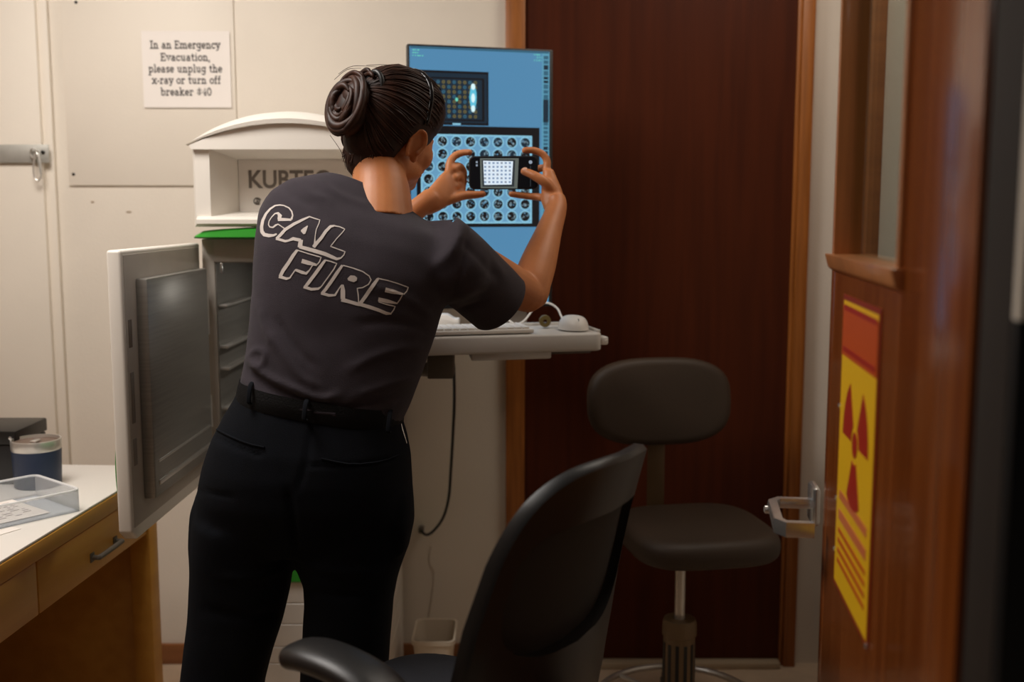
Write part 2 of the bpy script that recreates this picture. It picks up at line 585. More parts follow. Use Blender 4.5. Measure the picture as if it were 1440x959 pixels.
def glyphs():
    def arc(cx, cy, rx, ry, a0, a1, n=10):
        return [(cx + rx * math.cos(math.radians(a0 + (a1 - a0) * i / n)), cy + ry * math.sin(math.radians(a0 + (a1 - a0) * i / n))) for i in range(n + 1)]
    def s(x, y, h=.24):
        return [(x - h, y), (x + h, y)]
    def sl(x, y):
        return [(x - .2, y), (x, y)]
    G = {}
    X, CP, D = 1.0, 1.42, -.42
    o_ = arc(.5, .5, .36, .42, 0, 360, 20)
    G['I'] = (.72, [[(.36, .1), (.36, CP - .1)], s(.36, .08, .3), s(.36, CP - .08, .3)])
    G['E'] = (1.12, [[(.26, .08), (.26, CP - .08)], [(.04, .08), (1.0, .08), (1.0, .38)], [(.04, CP - .08), (.96, CP - .08), (.96, CP - .36)], [(.26, .72), (.68, .72)], [(.68, .56), (.68, .88)]])
    hump = lambda x: [(x, .6)] + arc(x + .27, .62, .27, .3, 180, 0, 8) + [(x + .54, .08)]
    G['n'] = (1.14, [[(.28, .08), (.28, .92)], sl(.28, .92), hump(.28), s(.28, .08), s(.84, .08)])
    G['m'] = (1.7, [[(.28, .08), (.28, .92)], sl(.28, .92), hump(.28), hump(.82), s(.28, .08), s(.84, .08, .2), s(1.38, .08)])
    G['r'] = (.9, [[(.3, .08), (.3, .92)], sl(.3, .92), [(.3, .58)] + arc(.58, .6, .28, .32, 180, 60, 6), [(.74, .9), (.74, .72)], s(.3, .08, .27)])
    G['a'] = (1.0, [arc(.44, .6, .26, .32, 150, 0, 8) + [(.7, .08), (.9, .08)], arc(.42, .3, .28, .24, 0, 360, 16)])
    G['e'] = (.96, [[(.16, .5), (.8, .5)] + arc(.48, .5, .33, .42, 0, 320, 18)])
    G['c'] = (.92, [arc(.5, .5, .36, .42, 50, 320, 16), [(.74, .92), (.74, .66)]])
    G['o'] = (1.0, [o_])
    G['g'] = (1.04, [arc(.46, .56, .32, .36, 0, 360, 18), [(.78, .92), (.78, -.1)] + arc(.44, -.08, .34, .28, 0, -150, 8), [(.78, .92), (.98, .92)]])
    G['y'] = (1.02, [[(.18, .92), (.52, .08)], [(.86, .92), (.44, -.26), (.16, -.32)], s(.2, .92), s(.84, .92, .2)])
    G['v'] = (1.02, [[(.18, .92), (.51, .1), (.84, .92)], s(.2, .92, .22), s(.82, .92, .22)])
    G['u'] = (1.14, [[(.28, .92), (.28, .4)] + arc(.54, .38, .26, .3, 180, 360, 8) + [(.8, .92)], [(.8, .5), (.8, .08), (1.02, .08)], sl(.28, .92), sl(.8, .92)])
    G['t'] = (.76, [[(.34, 1.26), (.34, .34)] + arc(.54, .3, .2, .22, 180, 310, 6), [(.08, .9), (.68, .9)]])
    G['i'] = (.62, [[(.32, .08), (.32, .92)], sl(.32, .92), s(.32, .08), [(.3, 1.22), (.34, 1.34)]])
    G['l'] = (.62, [[(.32, .08), (.32, CP - .02)], sl(.32, CP - .02), s(.32, .08)])
    G['p'] = (1.12, [[(.28, D), (.28, .92)], sl(.28, .92), arc(.6, .5, .34, .42, 150, -150, 14), s(.28, D)])
    G['b'] = (1.12, [[(.28, .08), (.28, CP)], sl(.28, CP), arc(.6, .5, .34, .42, 150, -150, 14)])
    G['h'] = (1.14, [[(.28, .08), (.28, CP)], sl(.28, CP), hump(.28), s(.28, .08), s(.84, .08)])
    G['k'] = (1.14, [[(.28, .08), (.28, CP)], sl(.28, CP), [(.28, .42), (.8, .92)], [(.48, .58), (.88, .08)], s(.28, .08, .22), s(.92, .08, .18), s(.8, .92, .2)])
    G['s'] = (.86, [arc(.43, .7, .24, .22, 20, 270, 10) + arc(.43, .28, .26, .21, 90, -160, 10), [(.68, .94), (.68, .72)]])
    G['x'] = (1.04, [[(.18, .92), (.86, .08)], [(.86, .92), (.18, .08)], s(.2, .92, .2), s(.84, .92, .2), s(.2, .08, .2), s(.84, .08, .2)])
    G['f'] = (.72, [[(.3, .08), (.3, 1.1)] + arc(.52, 1.12, .22, .26, 180, 60, 6), [(.06, .9), (.62, .9)], s(.3, .08)])
    G['-'] = (.62, [[(.1, .48), (.52, .48)]])
    G[','] = (.42, [[(.22, .14), (.2, -.1), (.1, -.26)]])
    G['#'] = (1.1, [[(.42, .05), (.5, CP)], [(.72, .05), (.8, CP)], [(.08, .46), (1.02, .46)], [(.12, .98), (1.06, .98)]])
    G['4'] = (1.06, [[(.72, .08), (.72, CP - .05), (.1, .46), (.98, .46)], s(.72, .08, .2)])
    G['0'] = (1.04, [arc(.52, .71, .36, .64, 0, 360, 20)])
    G[' '] = (.62, [])
    return G


GL = glyphs()


def stroke_strip(mb, pts, w, f, mi=0):
    """flat ribbon of width w along 2d points; f maps 2d to 3d"""
    n = len(pts)
    closed = n > 3 and (Vector(pts[0]) - Vector(pts[-1])).length < 1e-4
    L, R = [], []
    for i in range(n):
        a = Vector(pts[i - 1]) if i > 0 else (Vector(pts[-2]) if closed else Vector(pts[i]))
        b = Vector(pts[i + 1]) if i < n - 1 else (Vector(pts[1]) if closed else Vector(pts[i]))
        t = (b - a)
        t.normalize()
        nn = Vector((-t.y, t.x))
        p = Vector(pts[i])
        ww = w[i] if hasattr(w, '__len__') else w
        if not closed and i == 0:
            p = p - t * ww * .12
        if not closed and i == n - 1:
            p = p + t * ww * .12
        L.append(p + nn * ww / 2)
        R.append(p - nn * ww / 2)
    for i in range(n - 1):
        mb.quad(f(*L[i]), f(*L[i + 1]), f(*R[i + 1]), f(*R[i]), mi)


mb = MB()
rows = [('In an Emergency', 68.5, (211, 310)), ('Evacuation,', 85.8, (226, 296)), ('please unplug the', 102, (209, 313)), ('x-ray or turn off', 118, (214, 311)), ('breaker #40', 134.5, (226, 298))]
for txt, ybase, (pa, pb) in rows:
    A, B = P(pa, ybase, SY), P(pb, ybase, SY)
    tw = sum(GL[c][0] for c in txt)
    sx = (B.x - A.x) / tw
    sz = 7.6 / 1500 * SY / 1.0 * .98
    x = 0.0
    for c in txt:
        gw, st = GL[c]
        for pl in st:
            stroke_strip(mb, pl, .13 if c == '#' else .23, lambda u, v, x=x: (A.x + (x + u) * sx, SY - .0010, A.z + v * sz))
        x += gw
mb.build('lettering', M_ink, sg, smooth=None, recalc=False)

# hasp bar + carabiner ---------------------------------------------------
z0, z1 = P(40, 229, 3.15).z, P(40, 203, 3.15).z
xr = P(68, 215, 3.15).x
hb = thing('hasp_bar', 'flat galvanised steel bar across the cream door at far left', 'hasp', (xr - .1, 3.16, z0))
MB().box(-1.72, xr, 3.153, 3.159, z0, z1, .002).build('bar', M_galv, hb)
c = P(60, 214, 3.15)
MB().lathe([(.006, 0), (.006, .003), (.003, .005)], 14, M=frame((c.x, 3.153, c.z), (1, 0, 0), (0, 0, 1), (0, -1, 0))).build('bolt', M_dark, hb)
c = P(49, 216, 3.15)
MB().tube([(c.x + .011 * math.cos(t), 3.150 - .010 * abs(math.sin(t / 1)), c.z + .013 * math.sin(t)) for t in np.linspace(0, 2 * math.pi, 20)[:-1]], .003, 8, loop=True).build('staple', M_steel2, hb)
cb = thing('carabiner', 'small steel snap hook hanging from the galvanised bar', 'carabiner', (c.x, 3.13, c.z - .08))
top, bot = P(50, 215, 3.13), P(52, 254, 3.13)
loop = []
for t in np.linspace(0, 2 * math.pi, 36)[:-1]:
    w = .0085 + .0045 * (0.5 - 0.5 * math.cos(t))
    v = (1 + math.cos(t)) / 2
    loop.append((bot.x + (top.x - bot.x) * v + w * math.sin(t), 3.136, bot.z + (top.z - bot.z) * v))
MB().tube(loop, .0028, 8, loop=True).build('hook', M_steel2, cb)
MB().tube([(loop[12][0] + .0005, 3.135, loop[12][2]), (loop[5][0] - .003, 3.134, loop[5][2])], .0024, 8).build('gate', M_galv, cb)

# waste basket ------------------------------------------------------------
c = P(612, 900, 2.98)
wb = thing('waste_basket', 'small cream waste basket on the floor by the back wall', 'waste basket', (c.x, 2.98, 0))
ztop = P(612, 886, 2.98).z
def rrect(w, d, r, n=6):
    out = []
    for cx, cy, a0 in ((w - r, d - r, 0), (-w + r, d - r, 90), (-w + r, -d + r, 180), (w - r, -d + r, 270)):
        for i in range(n + 1):
            a = math.radians(a0 + 90 * i / n)
            out.append((cx + r * math.cos(a), cy + r * math.sin(a)))
    return out
rings = []
for k, (w, d, z) in enumerate([(.040, .06, .0), (.058, .085, ztop - .012), (.062, .089, ztop - .012), (.062, .089, ztop), (.056, .083, ztop), (.038, .058, .01)]):
    rings.append([(c.x + x, 2.98 + y, z) for x, y in rrect(w, d, .02)])
MB().loft(rings).build('bin', mat('cream_bin_plastic', (214, 200, 180), .5), wb)

# black power cable hanging from the tray to the wall --------------------
pts = [P(638, 512, 2.86), P(639, 560, 2.9), P(637, 610, 2.95), P(634, 660, 3.0), P(631, 700, 3.03), P(623, 728, 3.07), P(610, 746, 3.11), P(600, 752, 3.15), P(592, 747, 3.17)]
pc = thing('power_cable', 'thin black cable looping from under the tray to the wall', 'cable', pts[-1])
MB().tube(pts, .0042, 8, smooth=5).build('cord', M_blackpl, pc)
e = pts[-1]
MB().box(e.x - .008, e.x + .008, 3.172, 3.20, e.z - .008, e.z + .010, .003).build('plug', M_darkgrey, pc)

# ================================================================== X-RAY CABINET
YF = 2.72
XL, XRt = -0.789, -0.316
XC = (XL + XRt) / 2
YB = 3.16
cab = thing('xray_cabinet', 'tall white and green x-ray cabinet with its steel door swung open', 'x-ray cabinet', (XC, 2.94, 0))
# base unit with shallow horizontal grooves
mb = MB()
zg = [0.03, .085, .145, .204, .25, .313, .371, .430]
for i in range(len(zg) - 1):
    mb.box(XL + .02, XRt - .02, YF + .01, YB, zg[i] + .0012, zg[i + 1] - .0012, .0015, seg=1)
mb.box(XL + .024, XRt - .024, YF + .013, YB - .003, .03, .43)
mb.box(XL + .04, XRt - .04, YF + .05, YB - .03, 0, .03)
mb.build('base_unit', M_cab, cab)
# rounded green strip over the base
def lens(x0, x1, z0, z1, yf, bulge, yb, n=20):
    """strip whose front bulges outwards"""
    rings = []
    for i in range(n + 1):
        t = i / n
        x = x0 + (x1 - x0) * t
        k = math.sin(math.pi * t) ** .35 if 0 < t < 1 else 0.0
        y = yf - bulge * k
        zt = z0 + (z1 - z0) * (.25 + .75 * k)
        rings.append([(x, yb, z0), (x, y + .006, z0), (x, y, z0 + .004), (x, y + .002, zt - .006), (x, y + .012, zt), (x, yb, zt)])
    return MB().loft(rings)
lens(XL + .005, XRt - .005, .430, .492, YF + .012, .012, YB).build('green_trim', M_green, cab)
MB().box(XL + .01, XRt - .01, YF + .005, YB, .494, .70, .006).build('lower_housing', M_cab, cab)
# chamber housing: slabs round an open box
zb0, zb1 = .70, 1.335
ox0, ox1, oz0, oz1 = -.757, XRt - .03, .755, 1.277
mb = MB()
mb.box(XL, ox0, YF, YB, zb0, zb1, .003)
mb.box(ox1, XRt, YF, YB, zb0, zb1, .003)
mb.box(ox0 - .001, ox1 + .001, YF, YB, oz1, zb1 - .001)
mb.box(ox0 - .001, ox1 + .001, YF, YB, zb0 + .001, oz0)
mb.box(ox0 - .001, ox1 + .001, YB - .01, YB, oz0, oz1)
mb.build('chamber_housing', M_cabgrey, cab)
mb = MB()
th = .003
mb.box(ox0 + .0005, ox0 + th, YF + .004, YB - .012, oz0, oz1)
mb.box(ox1 - th, ox1 - .0005, YF + .004, YB - .012, oz0, oz1)
mb.box(ox0 + th, ox1 - th, YF + .004, YB - .012, oz1 - th, oz1 - .0005)
mb.box(ox0 + th, ox1 - th, YF + .004, YB - .012, oz0 + .0005, oz0 + th)
mb.box(ox0 + th, ox1 - th, YB - .015, YB - .012, oz0 + th, oz1 - th)
liner = mb.build('chamber_liner', M_steel, cab)
for py in (430, 488, 519, 575, 625):
    z = P(305, py, YF + .01).z
    mb = MB()
    mb.box(ox0 + th, ox0 + th + .022, YF + .012, YB - .03, z - .004, z + .003, .0015)
    mb.build('shelf_rail', M_steel2, cab)
MB().box(ox0 + .012, ox0 + .019, YF + .001, YF + .008, oz1 - .03, oz1 - .002, .002).build('door_switch', M_chrome, cab)

# header ------------------------------------------------------------------
hx0, hx1 = XL - .002, XRt + .002
lens(XL - .004, XRt + .004, 1.337, 1.366, YF - .05, .02, YB - .02).build('green_trim', M_green, cab)
YH = YF - .05
mb = MB()
# frame round the recess: outer opening at YH, inner plane YH+.12
rzo0, rzo1 = 1.392, 1.557
rxo0, rxo1 = -.748, -.748 + 2 * (XC + .748)
rzi0, rzi1 = 1.404, 1.537
rxi0, rxi1 = -.706, -.706 + 2 * (XC + .706)
ya, yb = YH, YH + .12
def rect(x0, x1, z0, z1, y):
    return [(x0, y, z0), (x1, y, z0), (x1, y, z1), (x0, y, z1)]
zt = 1.566
rings = [rect(hx0, hx1, 1.366, zt, YB - .02), rect(hx0, hx1, 1.366, zt, ya + .008), rect(hx0 + .006, hx1 - .006, 1.372, zt - .002, ya), rect(rxo0, rxo1, rzo0, rzo1, ya), rect(rxi0, rxi1, rzi0, rzi1, yb)]
mb.loft(rings, cap=False)
mb.build('header_housing', M_cab, cab, smooth=25)
# ledge under the recess
rings = []
for y, z in ((YB - .03, 1.368), (YH - .014, 1.368), (YH - .022, 1.374), (YH - .022, 1.384), (YH - .012, 1.3915), (YH + .06, 1.394)):
    rings.append([(hx0 + .012, y, z), (hx1 - .012, y, z)])
mb = MB()
mb.loft([[r[0] for r in rings], [r[1] for r in rings]])
mb.build('ledge', M_cab, cab)
# arched cap
cx = XC
half = (XRt - XL) / 2 + .016
def arc_z(t, zend, zpk):
    return zend + (zpk - zend) * (1 - abs(t) ** 2.0)
mb = MB()
n = 36
rings = []
for i in range(n + 1):
    t = -1 + 2 * i / n
    x = cx + half * t
    zo = arc_z(t, 1.570, 1.650)
    xi = cx + (half - .002) * t
    zi = arc_z(t, 1.566, 1.618)
    zi = min(zi, zo - .001)
    yl = YH - .022 * (1 - abs(t) ** 4) - .004
    rings.append([(x, YB - .02, zo - .003), (x, yl + .05, zo), (x, yl + .02, zo - .004 * (1 - abs(t))), (xi, yl, zi + .35 * (zo - zi)), (xi, yl + .002, zi), (xi, YH + .02, zi), (xi, YB - .02, zi - .01)])
mb.loft(rings)
mb.build('cap', M_cab, cab, smooth=50)
mb = MB()
top = [(cx + (half - .012) * t, arc_z(t, 1.566, 1.620) - .0005) for t in np.linspace(-1, 1, 31)]
pl = [(hx0 + .002, 1.5555)] + top + [(hx1 - .002, 1.5555)]
mb.prism([(x, z) for x, z in pl], .03, frame((0, YH + .018, 0), (1, 0, 0), (0, 0, 1), (0, -1, 0)))
mb.build('cap_front', M_cab, cab)
# sign in the recess
sp = MB().box(rxi0, rxi1, yb - .004, yb + .002, rzi0, rzi1).build('sign_panel', mat('cool_white_sign_panel', (222, 216, 208), .35), cab)
A, B = P(350, 265, yb - .005), P(463, 265, yb - .005)
me = bfont('KUBTEC', .036, frame((0, 0, 0), (1, 0, 0), (0, 0, 1), (0, -1, 0)), offset=.0008, align='LEFT')
co = np.array([v.co[:] for v in me.vertices])
x0, x1 = co[:, 0].min(), co[:, 0].max()
zz0, zz1 = co[:, 2].min(), co[:, 2].max()
h = P(350, 239, yb - .005).z - A.z
for v in me.vertices:
    v.co = Vector((A.x + (v.co.x - x0) / (x1 - x0) * (B.x - A.x), yb - .0045 + v.co.y, A.z + (v.co.z - zz0) / (zz1 - zz0) * h))
link('lettering', me, mat('dark_sign_letters', (112, 106, 100), .5), sp, None)
c = P(362, 283, yb - .005)
mb = MB()
for rr, a0 in ((.0095, 0.4), (.006, 3.4)):
    mb.tube([(c.x + rr * math.cos(t + a0), yb - .0048, c.z + rr * .9 * math.sin(t + a0)) for t in np.linspace(0, 5.0, 18)], .0012, 6)
mb.ell((c.x, yb - .0048, c.z), (.003, .0008, .003), u=10, v=6)
mb.build('emblem', mat('dark_sign_emblem', (70, 66, 62), .5), sp)

# swung-open door -----------------------------------------------------------
near_i, hinge_i = P(178, 560, 2.17), P(288, 560, 2.705)
dv = Vector((near_i.x - hinge_i.x, near_i.y - hinge_i.y, 0))
dl = dv.length
dv.normalize()
nv = Vector((dv.y, -dv.x, 0))          # outward, towards -X
if nv.x > 0:
    nv = -nv
T = .030
MD = frame((hinge_i.x, hinge_i.y, 0), dv, nv, (0, 0, 1))     # x along the door, y outwards
dz0, dz1 = .712, 1.325
door = MB()
poly = [(0, dz0), (dl - .03, dz0), (dl, dz0 + .022), (dl, dz1), (0, dz1)]
door.prism(poly, T, MD @ frame((0, T, 0), (1, 0, 0), (0, 0, 1), (0, -1, 0)), bev=.006, seg=3)
cd_ = door.build('door', M_cab, cab)
mb = MB()
mb.box(.012, dl - .012, -.0015, .004, dz0 + .03, dz1 - .01, .001, M=MD)
mb.build('inner_frame', M_cabgrey, cd_)
mb = MB()
mb.box(.03, dl - .075, -.026, .002, dz0 + .075, dz1 - .062, .005, M=MD)
mb.build('steel_panel', M_steel, cd_)
mb = MB()
mb.box(.05, dl - .10, -.029, -.024, dz0 + .10, dz0 + .112, .002, M=MD)
mb.box(.05, dl - .10, -.028, -.024, dz0 + .150, dz0 + .156, .001, M=MD)
mb.build('panel_lip', M_steel2, cd_)
for za, zc in ((1.165, 1.225), (1.055, 1.125), (.945, .985)):
    pass
for ya_, yb_ in ((452, 492), (527, 600), (622, 660)):
    za, zc = P(175, yb_, 2.165).z, P(175, ya_, 2.165).z
    MB().box(dl - .040, dl - .022, -.003, .004, za, zc, .001, M=MD).build('latch_slot', mat('grey_latch', (126, 116, 106), .5), cd_)
for ya_, yb_ in ((408, 470), (556, 600)):
    za, zc = P(292, yb_, 2.7).z, P(292, ya_, 2.7).z
    mb = MB()
    mb.tube([MD @ Vector((.004, -.012, za)), MD @ Vector((.004, -.012, zc))], .008, 12)
    mb.box(-.006, .016, -.007, -.0005, za, zc, .001, M=MD)
    mb.build('hinge', M_steel2, cd_)
rings = []
for i in range(25):
    t = i / 24
    z = .75 + .22 * t
    k = math.sin(math.pi * t)
    y = T - .002 + .010 * k
    rings.append([MD @ Vector((x, yy, z)) for x, yy in ((.06, T - .004), (.06, y), (dl - .02, y), (dl - .02, T - .004))])
MB().loft(rings).build('green_stripe', M_green, cd_)

# ================================================================== DESK
ZD = .74
e1, e0 = PZ(165, 690, ZD), PZ(0, 790, ZD)
far = PZ(222, 655, ZD)
ddir = Vector((e1.x - e0.x, e1.y - e0.y, 0)).normalized()   # along the front edge, away from camera
dn = Vector((ddir.y, -ddir.x, 0))                             # out of the front, towards +X
org = Vector((far.x, far.y, 0)) - dn * 0.0
MK = frame(org, -ddir, dn, (0, 0, 1))                         # x towards the camera, y out of the front, z up
DL = 1.15
DW = .72
dk = thing('desk', 'yellow oak desk with a white laminate top at the left', 'desk', org - dn * .35 - ddir * .5)
mb = MB()
mb.box(0, DL, -DW, 0, ZD - .006, ZD, .0015, M=MK)
mb.build('desktop', M_desktop, dk)
mb = MB()
mb.box(0, DL, -DW, .002, ZD - .045, ZD - .0062, .003, M=MK)
mb.build('top_edging', M_desk, dk)
mb = MB()
mb.box(.005, .060, -.06, -.006, 0, ZD - .046, .003, M=MK)
mb.build('leg', M_desk, dk)
mb = MB()
mb.box(.005, .045, -DW + .01, -DW + .058, 0, ZD - .046, .003, M=MK)
mb.build('leg', M_desk, dk)
MB().box(.015, .035, -DW + .05, -.055, .08, ZD - .046, .002, M=MK).build('end_panel', M_desk, dk)
MB().box(.04, DL, -DW + .02, -DW + .04, .08, ZD - .046, .002, M=MK).build('back_panel', M_desk, dk)
mb = MB()
mb.box(.064, .62, -.45, -.010, .575, ZD - .052, .003, M=MK)
dw = mb.build('drawer', M_desk, dk)
h = []
hp0, hp1 = .30, .30
pa = PP(130, 778, MK @ Vector((0, -.008, 0)), dn)
pb = PP(163, 766, MK @ Vector((0, -.008, 0)), dn)
MKi = MK.inverted()
la, lb = MKi @ pa, MKi @ pb
zc = (la.z + lb.z) / 2
hx = sorted((la.x, lb.x))
mb = MB()
mb.tube([MK @ Vector((hx[0], -.012, zc)), MK @ Vector((hx[0], .004, zc)), MK @ Vector((hx[0] + .010, .008, zc)), MK @ Vector((hx[1] - .010, .008, zc)), MK @ Vector((hx[1], .004, zc)), MK @ Vector((hx[1], -.012, zc))], .006, 10, smooth=3)
for q in hx:
    mb.box(q - .010, q + .010, -.011, -.007, zc - .011, zc + .011, .002, M=MK)
mb.build('handle', M_darkgrey, dw)
mb = MB()
mb.box(.625, DL, -.45, -.010, .575, ZD - .052, .003, M=MK)
mb.build('drawer', M_desk, dk)
MB().box(.96, DL, -DW + .05, -.03, .06, .572, .003, M=MK).build('pedestal', M_desk, dk)

# tumbler -------------------------------------------------------------------
c = PZ(39, 688, ZD)
R0 = abs(P(73, 640, c.y).x - P(5, 640, c.y).x) / 2
c = PZ(39, 691, ZD)
zt = P(39, 624, c.y).z
tb = thing('tumbler', 'navy insulated tumbler with a steel rim on the desk', 'tumbler', (c.x, c.y + R0, ZD))
cc = (c.x, c.y + R0, ZD)
MT = Matrix.Translation(Vector(cc))
H = zt - ZD
MB().lathe([(R0 * .88, 0), (R0 * .93, .002), (R0 * .95, H * .3), (R0 * .985, H * .78)], 40, M=MT).build('body', M_navycup, tb)
MB().lathe([(R0 * .975, H * .78), (R0 * .99, H * .8), (R0, H * .985), (R0 * .985, H), (R0 * .94, H), (R0 * .93, H * .9)], 40, M=MT, cap=False).build('rim', M_steel2, tb)
lid = MB().lathe([(R0 * .93, H * .90), (R0 * .93, H * .94), (R0 * .86, H * .945), (R0 * .84, H * .93), (.001, H * .93)], 40, M=MT, cap=False).build('lid', mat('smoky_clear_lid', (112, 94, 82), .5, spec=.3), tb)
MB().box(-.008, .008, -.02, .012, H * .935, H * .985, .003, M=MT).build('lid_tab', M_chrome, tb)

# clear tray with papers ------------------------------------------------------
q = [PZ(-40, 764, ZD + .002), PZ(100, 722, ZD + .002), PZ(113, 690, ZD + .002), PZ(-40, 690, ZD + .002)]
F_ = PZ(112, 719, ZD)
ta = (PZ(0, 744, ZD) - F_)
ta.z = 0
ta.normalize()
tb_ = Vector((-ta.y, ta.x, 0))
if tb_.y < 0:
    tb_ = -tb_
MKt = frame((F_.x, F_.y, 0), ta, tb_ * -1, (0, 0, 1))
tx0, tx1, ty1, ty0 = 0, .32, 0, -.20
M_clear = glass('clear_acrylic', (240, 242, 244), .08, .10)
tr = thing('clear_tray', 'clear plastic storage tray with printed papers at the desk edge', 'tray', MKt @ Vector(((tx0 + tx1) / 2, (ty0 + ty1) / 2, ZD)))
mb = MB()
hh = .050
g = .012
for (a0, a1, b0, b1) in ((tx0, tx1, ty0, ty0 + .003), (tx0, tx1, ty1 - .003, ty1), (tx0, tx0 + .003, ty0 + .003, ty1 - .003), (tx1 - .003, tx1, ty0 + .003, ty1 - .003)):
    mb.box(a0, a1, b0, b1, ZD + .001, ZD + hh, M=MKt)
mb.box(tx0, tx1, ty0, ty1, ZD + .0005, ZD + .003, M=MKt)
mb.build('shell', M_clear, tr)
mb = MB()
mb.tube([MKt @ Vector((a + (tx0 + tx1) / 2, b + (ty0 + ty1) / 2, ZD + hh)) for a, b in rrect((tx1 - tx0) / 2 + .003, (ty1 - ty0) / 2 + .003, .02)], .0028, 8, loop=True)
mb.build('rim', glass('clear_acrylic_rim', (248, 248, 248), .1, .45), tr)
M_print_l = mat('faint_printed_lines', (120, 108, 112), .8)
random.seed(5)
def sheet(name, label, x0, y0, w, d, rot, z, lines, grp):
    o = thing(name, label, 'paper', MKt @ Vector((x0, y0, z)), grp)
    R = MKt @ Matrix.Translation(Vector((x0, y0, z))) @ Matrix.Rotation(rot, 4, 'Z')
    mb = MB()
    mb.box(-w / 2, w / 2, -d / 2, d / 2, 0, .0008, M=R)
    for i in range(lines):
        yy = -d / 2 + d * (.14 + .76 * i / lines)
        xx = -w * .42
        while xx < w * .40:
            ll = random.uniform(.006, .022)
            if random.random() < .75:
                mb.box(xx, min(xx + ll, w * .42), yy - .0016, yy + .0016, .0007, .0011, M=R, mi=1)
            xx += ll + .006
    mb.build('sheet', [M_paper, M_print_l], o)
    return o
sheet('paper_sheet', 'printed white sheet lying flat inside the clear tray', (tx0 + tx1) / 2 + .02, (ty0 + ty1) / 2 - .01, .25, .17, .03, ZD + .0035, 9, None)
sheet('paper_slip', 'small blank white slip on the desk in front of the tray', tx0 + .20, ty1 + .03, .10, .03, .2, ZD + .0005, 0, None)
# black box at the left edge
bx = P(0, 640, 2.55)
bd = thing('black_box', 'black metal box behind the navy tumbler at the left edge', 'box', (bx.x - .07, 2.62, ZD))
zt = P(10, 606, 2.55).z
xr_ = P(22, 625, 2.55).x
MB().box(xr_ - .20, xr_, 2.55, 2.72, ZD, zt - .035, .004).build('body', M_blackpl, bd)
MB().box(xr_ - .20, xr_ + .003, 2.546, 2.724, zt - .034, zt, .004).build('lid', M_dark, bd)
MB().lathe([(.004, 0), (.004, .003), (.002, .004)], 12, M=frame((xr_ - .010, 2.546, zt - .017), (1, 0, 0), (0, 0, 1), (0, -1, 0))).build('screw', M_chrome, bd)
MB().tube([(xr_ - .06, 2.58, zt - .002), (xr_ - .06, 2.58, zt + .012), (xr_ - .09, 2.58, zt + .016), (xr_ - .12, 2.58, zt + .012), (xr_ - .12, 2.58, zt - .002)], .005, 8, smooth=3).build('handle', M_blackpl, bd)

# ================================================================== MONITOR
mA, mB_ = P(573, 62, 2.80), P(778, 69, 2.905)
mx = Vector((mB_.x - mA.x, mB_.y - mA.y, 0)).normalized()
mn = Vector((mx.y, -mx.x, 0))            # out of the screen, towards the camera
mw = (mB_ - mA).dot(mx)
ztop = (mA.z + mB_.z) / 2
zbot = PP(770, 431, mA, mn).z
mh = ztop - zbot
MM = frame(mA + Vector((0, 0, ztop - mA.z)), mx, Vector((0, 0, -1)), mn)     # u right, v down, w out
# note: handedness is mirrored on purpose for layout; normals are recalculated on build
mon = thing('computer_monitor', 'portrait computer monitor showing x-ray images on a blue screen', 'monitor', mA + mx * mw / 2 - mn * .02 + Vector((0, 0, -mh)))
mb = MB()
mb.box(0, mw, 0, mh, -.026, 0.0, .003, M=MM)
mb.box(.05, mw - .05, .12, mh - .12, -.045, -.025, .008, M=MM)
mb.build('housing', M_blackpl, mon)
M_blue = emit('screen_blue', (88, 148, 190), 0.80)
M_blue2 = emit('screen_blue_edge', (104, 178, 208), .7)
M_scrblack = emit('screen_black', (16, 18, 24), .5)
M_scrnavy = emit('screen_navy', (26, 52, 70), .6)
M_lit = emit('screen_lit_cyan', (140, 200, 225), .92)
M_mid = emit('screen_mid_blue', (112, 170, 208), .8)
M_spk = emit('screen_grey_speck', (150, 180, 192), .8)
M_ylw = emit('screen_amber', (128, 118, 74), .6)
M_cyan = emit('screen_cyan_glare', (96, 200, 230), .9)
M_whiteg = emit('screen_white_glare', (215, 245, 250), 1.0)
M_grn = emit('screen_green_text', (110, 215, 190), .9)
M_teal = emit('screen_teal', (58, 112, 138), .7)
scr_m = [M_blue, M_blue2, M_scrblack, M_scrnavy, M_lit, M_mid, M_spk, M_ylw, M_cyan, M_whiteg, M_grn, M_teal]
MMi = MM.inverted()


def mp(px, py):
    v = MMi @ PP(px, py, mA, mn)
    return v.x, v.y


S = MB()
lay = [0.0006]


def srect(p0, p1, mi, dz=0.0):
    S.box(min(p0[0], p1[0]), max(p0[0], p1[0]), min(p0[1], p1[1]), max(p0[1], p1[1]), 0.0002, lay[0] + dz, M=MM, mi=mi)


def sdisc(u, v, r, mi, w, n=20):
    S.poly([MM @ Vector((u + r * math.cos(2 * math.pi * k / n), v + r * math.sin(2 * math.pi * k / n), w)) for k in range(n)], mi)


def sq(u, v, a, b, mi, w, rot=0.0):
    c, s = math.cos(rot), math.sin(rot)
    S.poly([MM @ Vector((u + x * c - y * s, v + x * s + y * c, w)) for x, y in ((-a, -b), (a, -b), (a, b), (-a, b))], mi)


e = .007
srect((e * .7, e * .8), (mw - e * 1.5, mh - e * 1.5), 0)                        # blue desktop
# right tool column
u0, _ = mp(762, 200)
u1, _ = mp(771, 200)
lay[0] = .0008
srect((u0, e), (u1 + .002, mh - .02), 1)
lay[0] = .0010
random.seed(11)
v = e + .01
while v < mh - .06:
    hgt = random.choice((.007, .009, .012))
    srect((u0 + .004, v), (u1 - .001, v + hgt), random.choice((3, 11, 11)), random.random() * .0001)
    v += hgt + .003
srect((u0 + .003, mp(765, 140)[1]), (u1, mp(765, 172)[1]), 3, .0003)
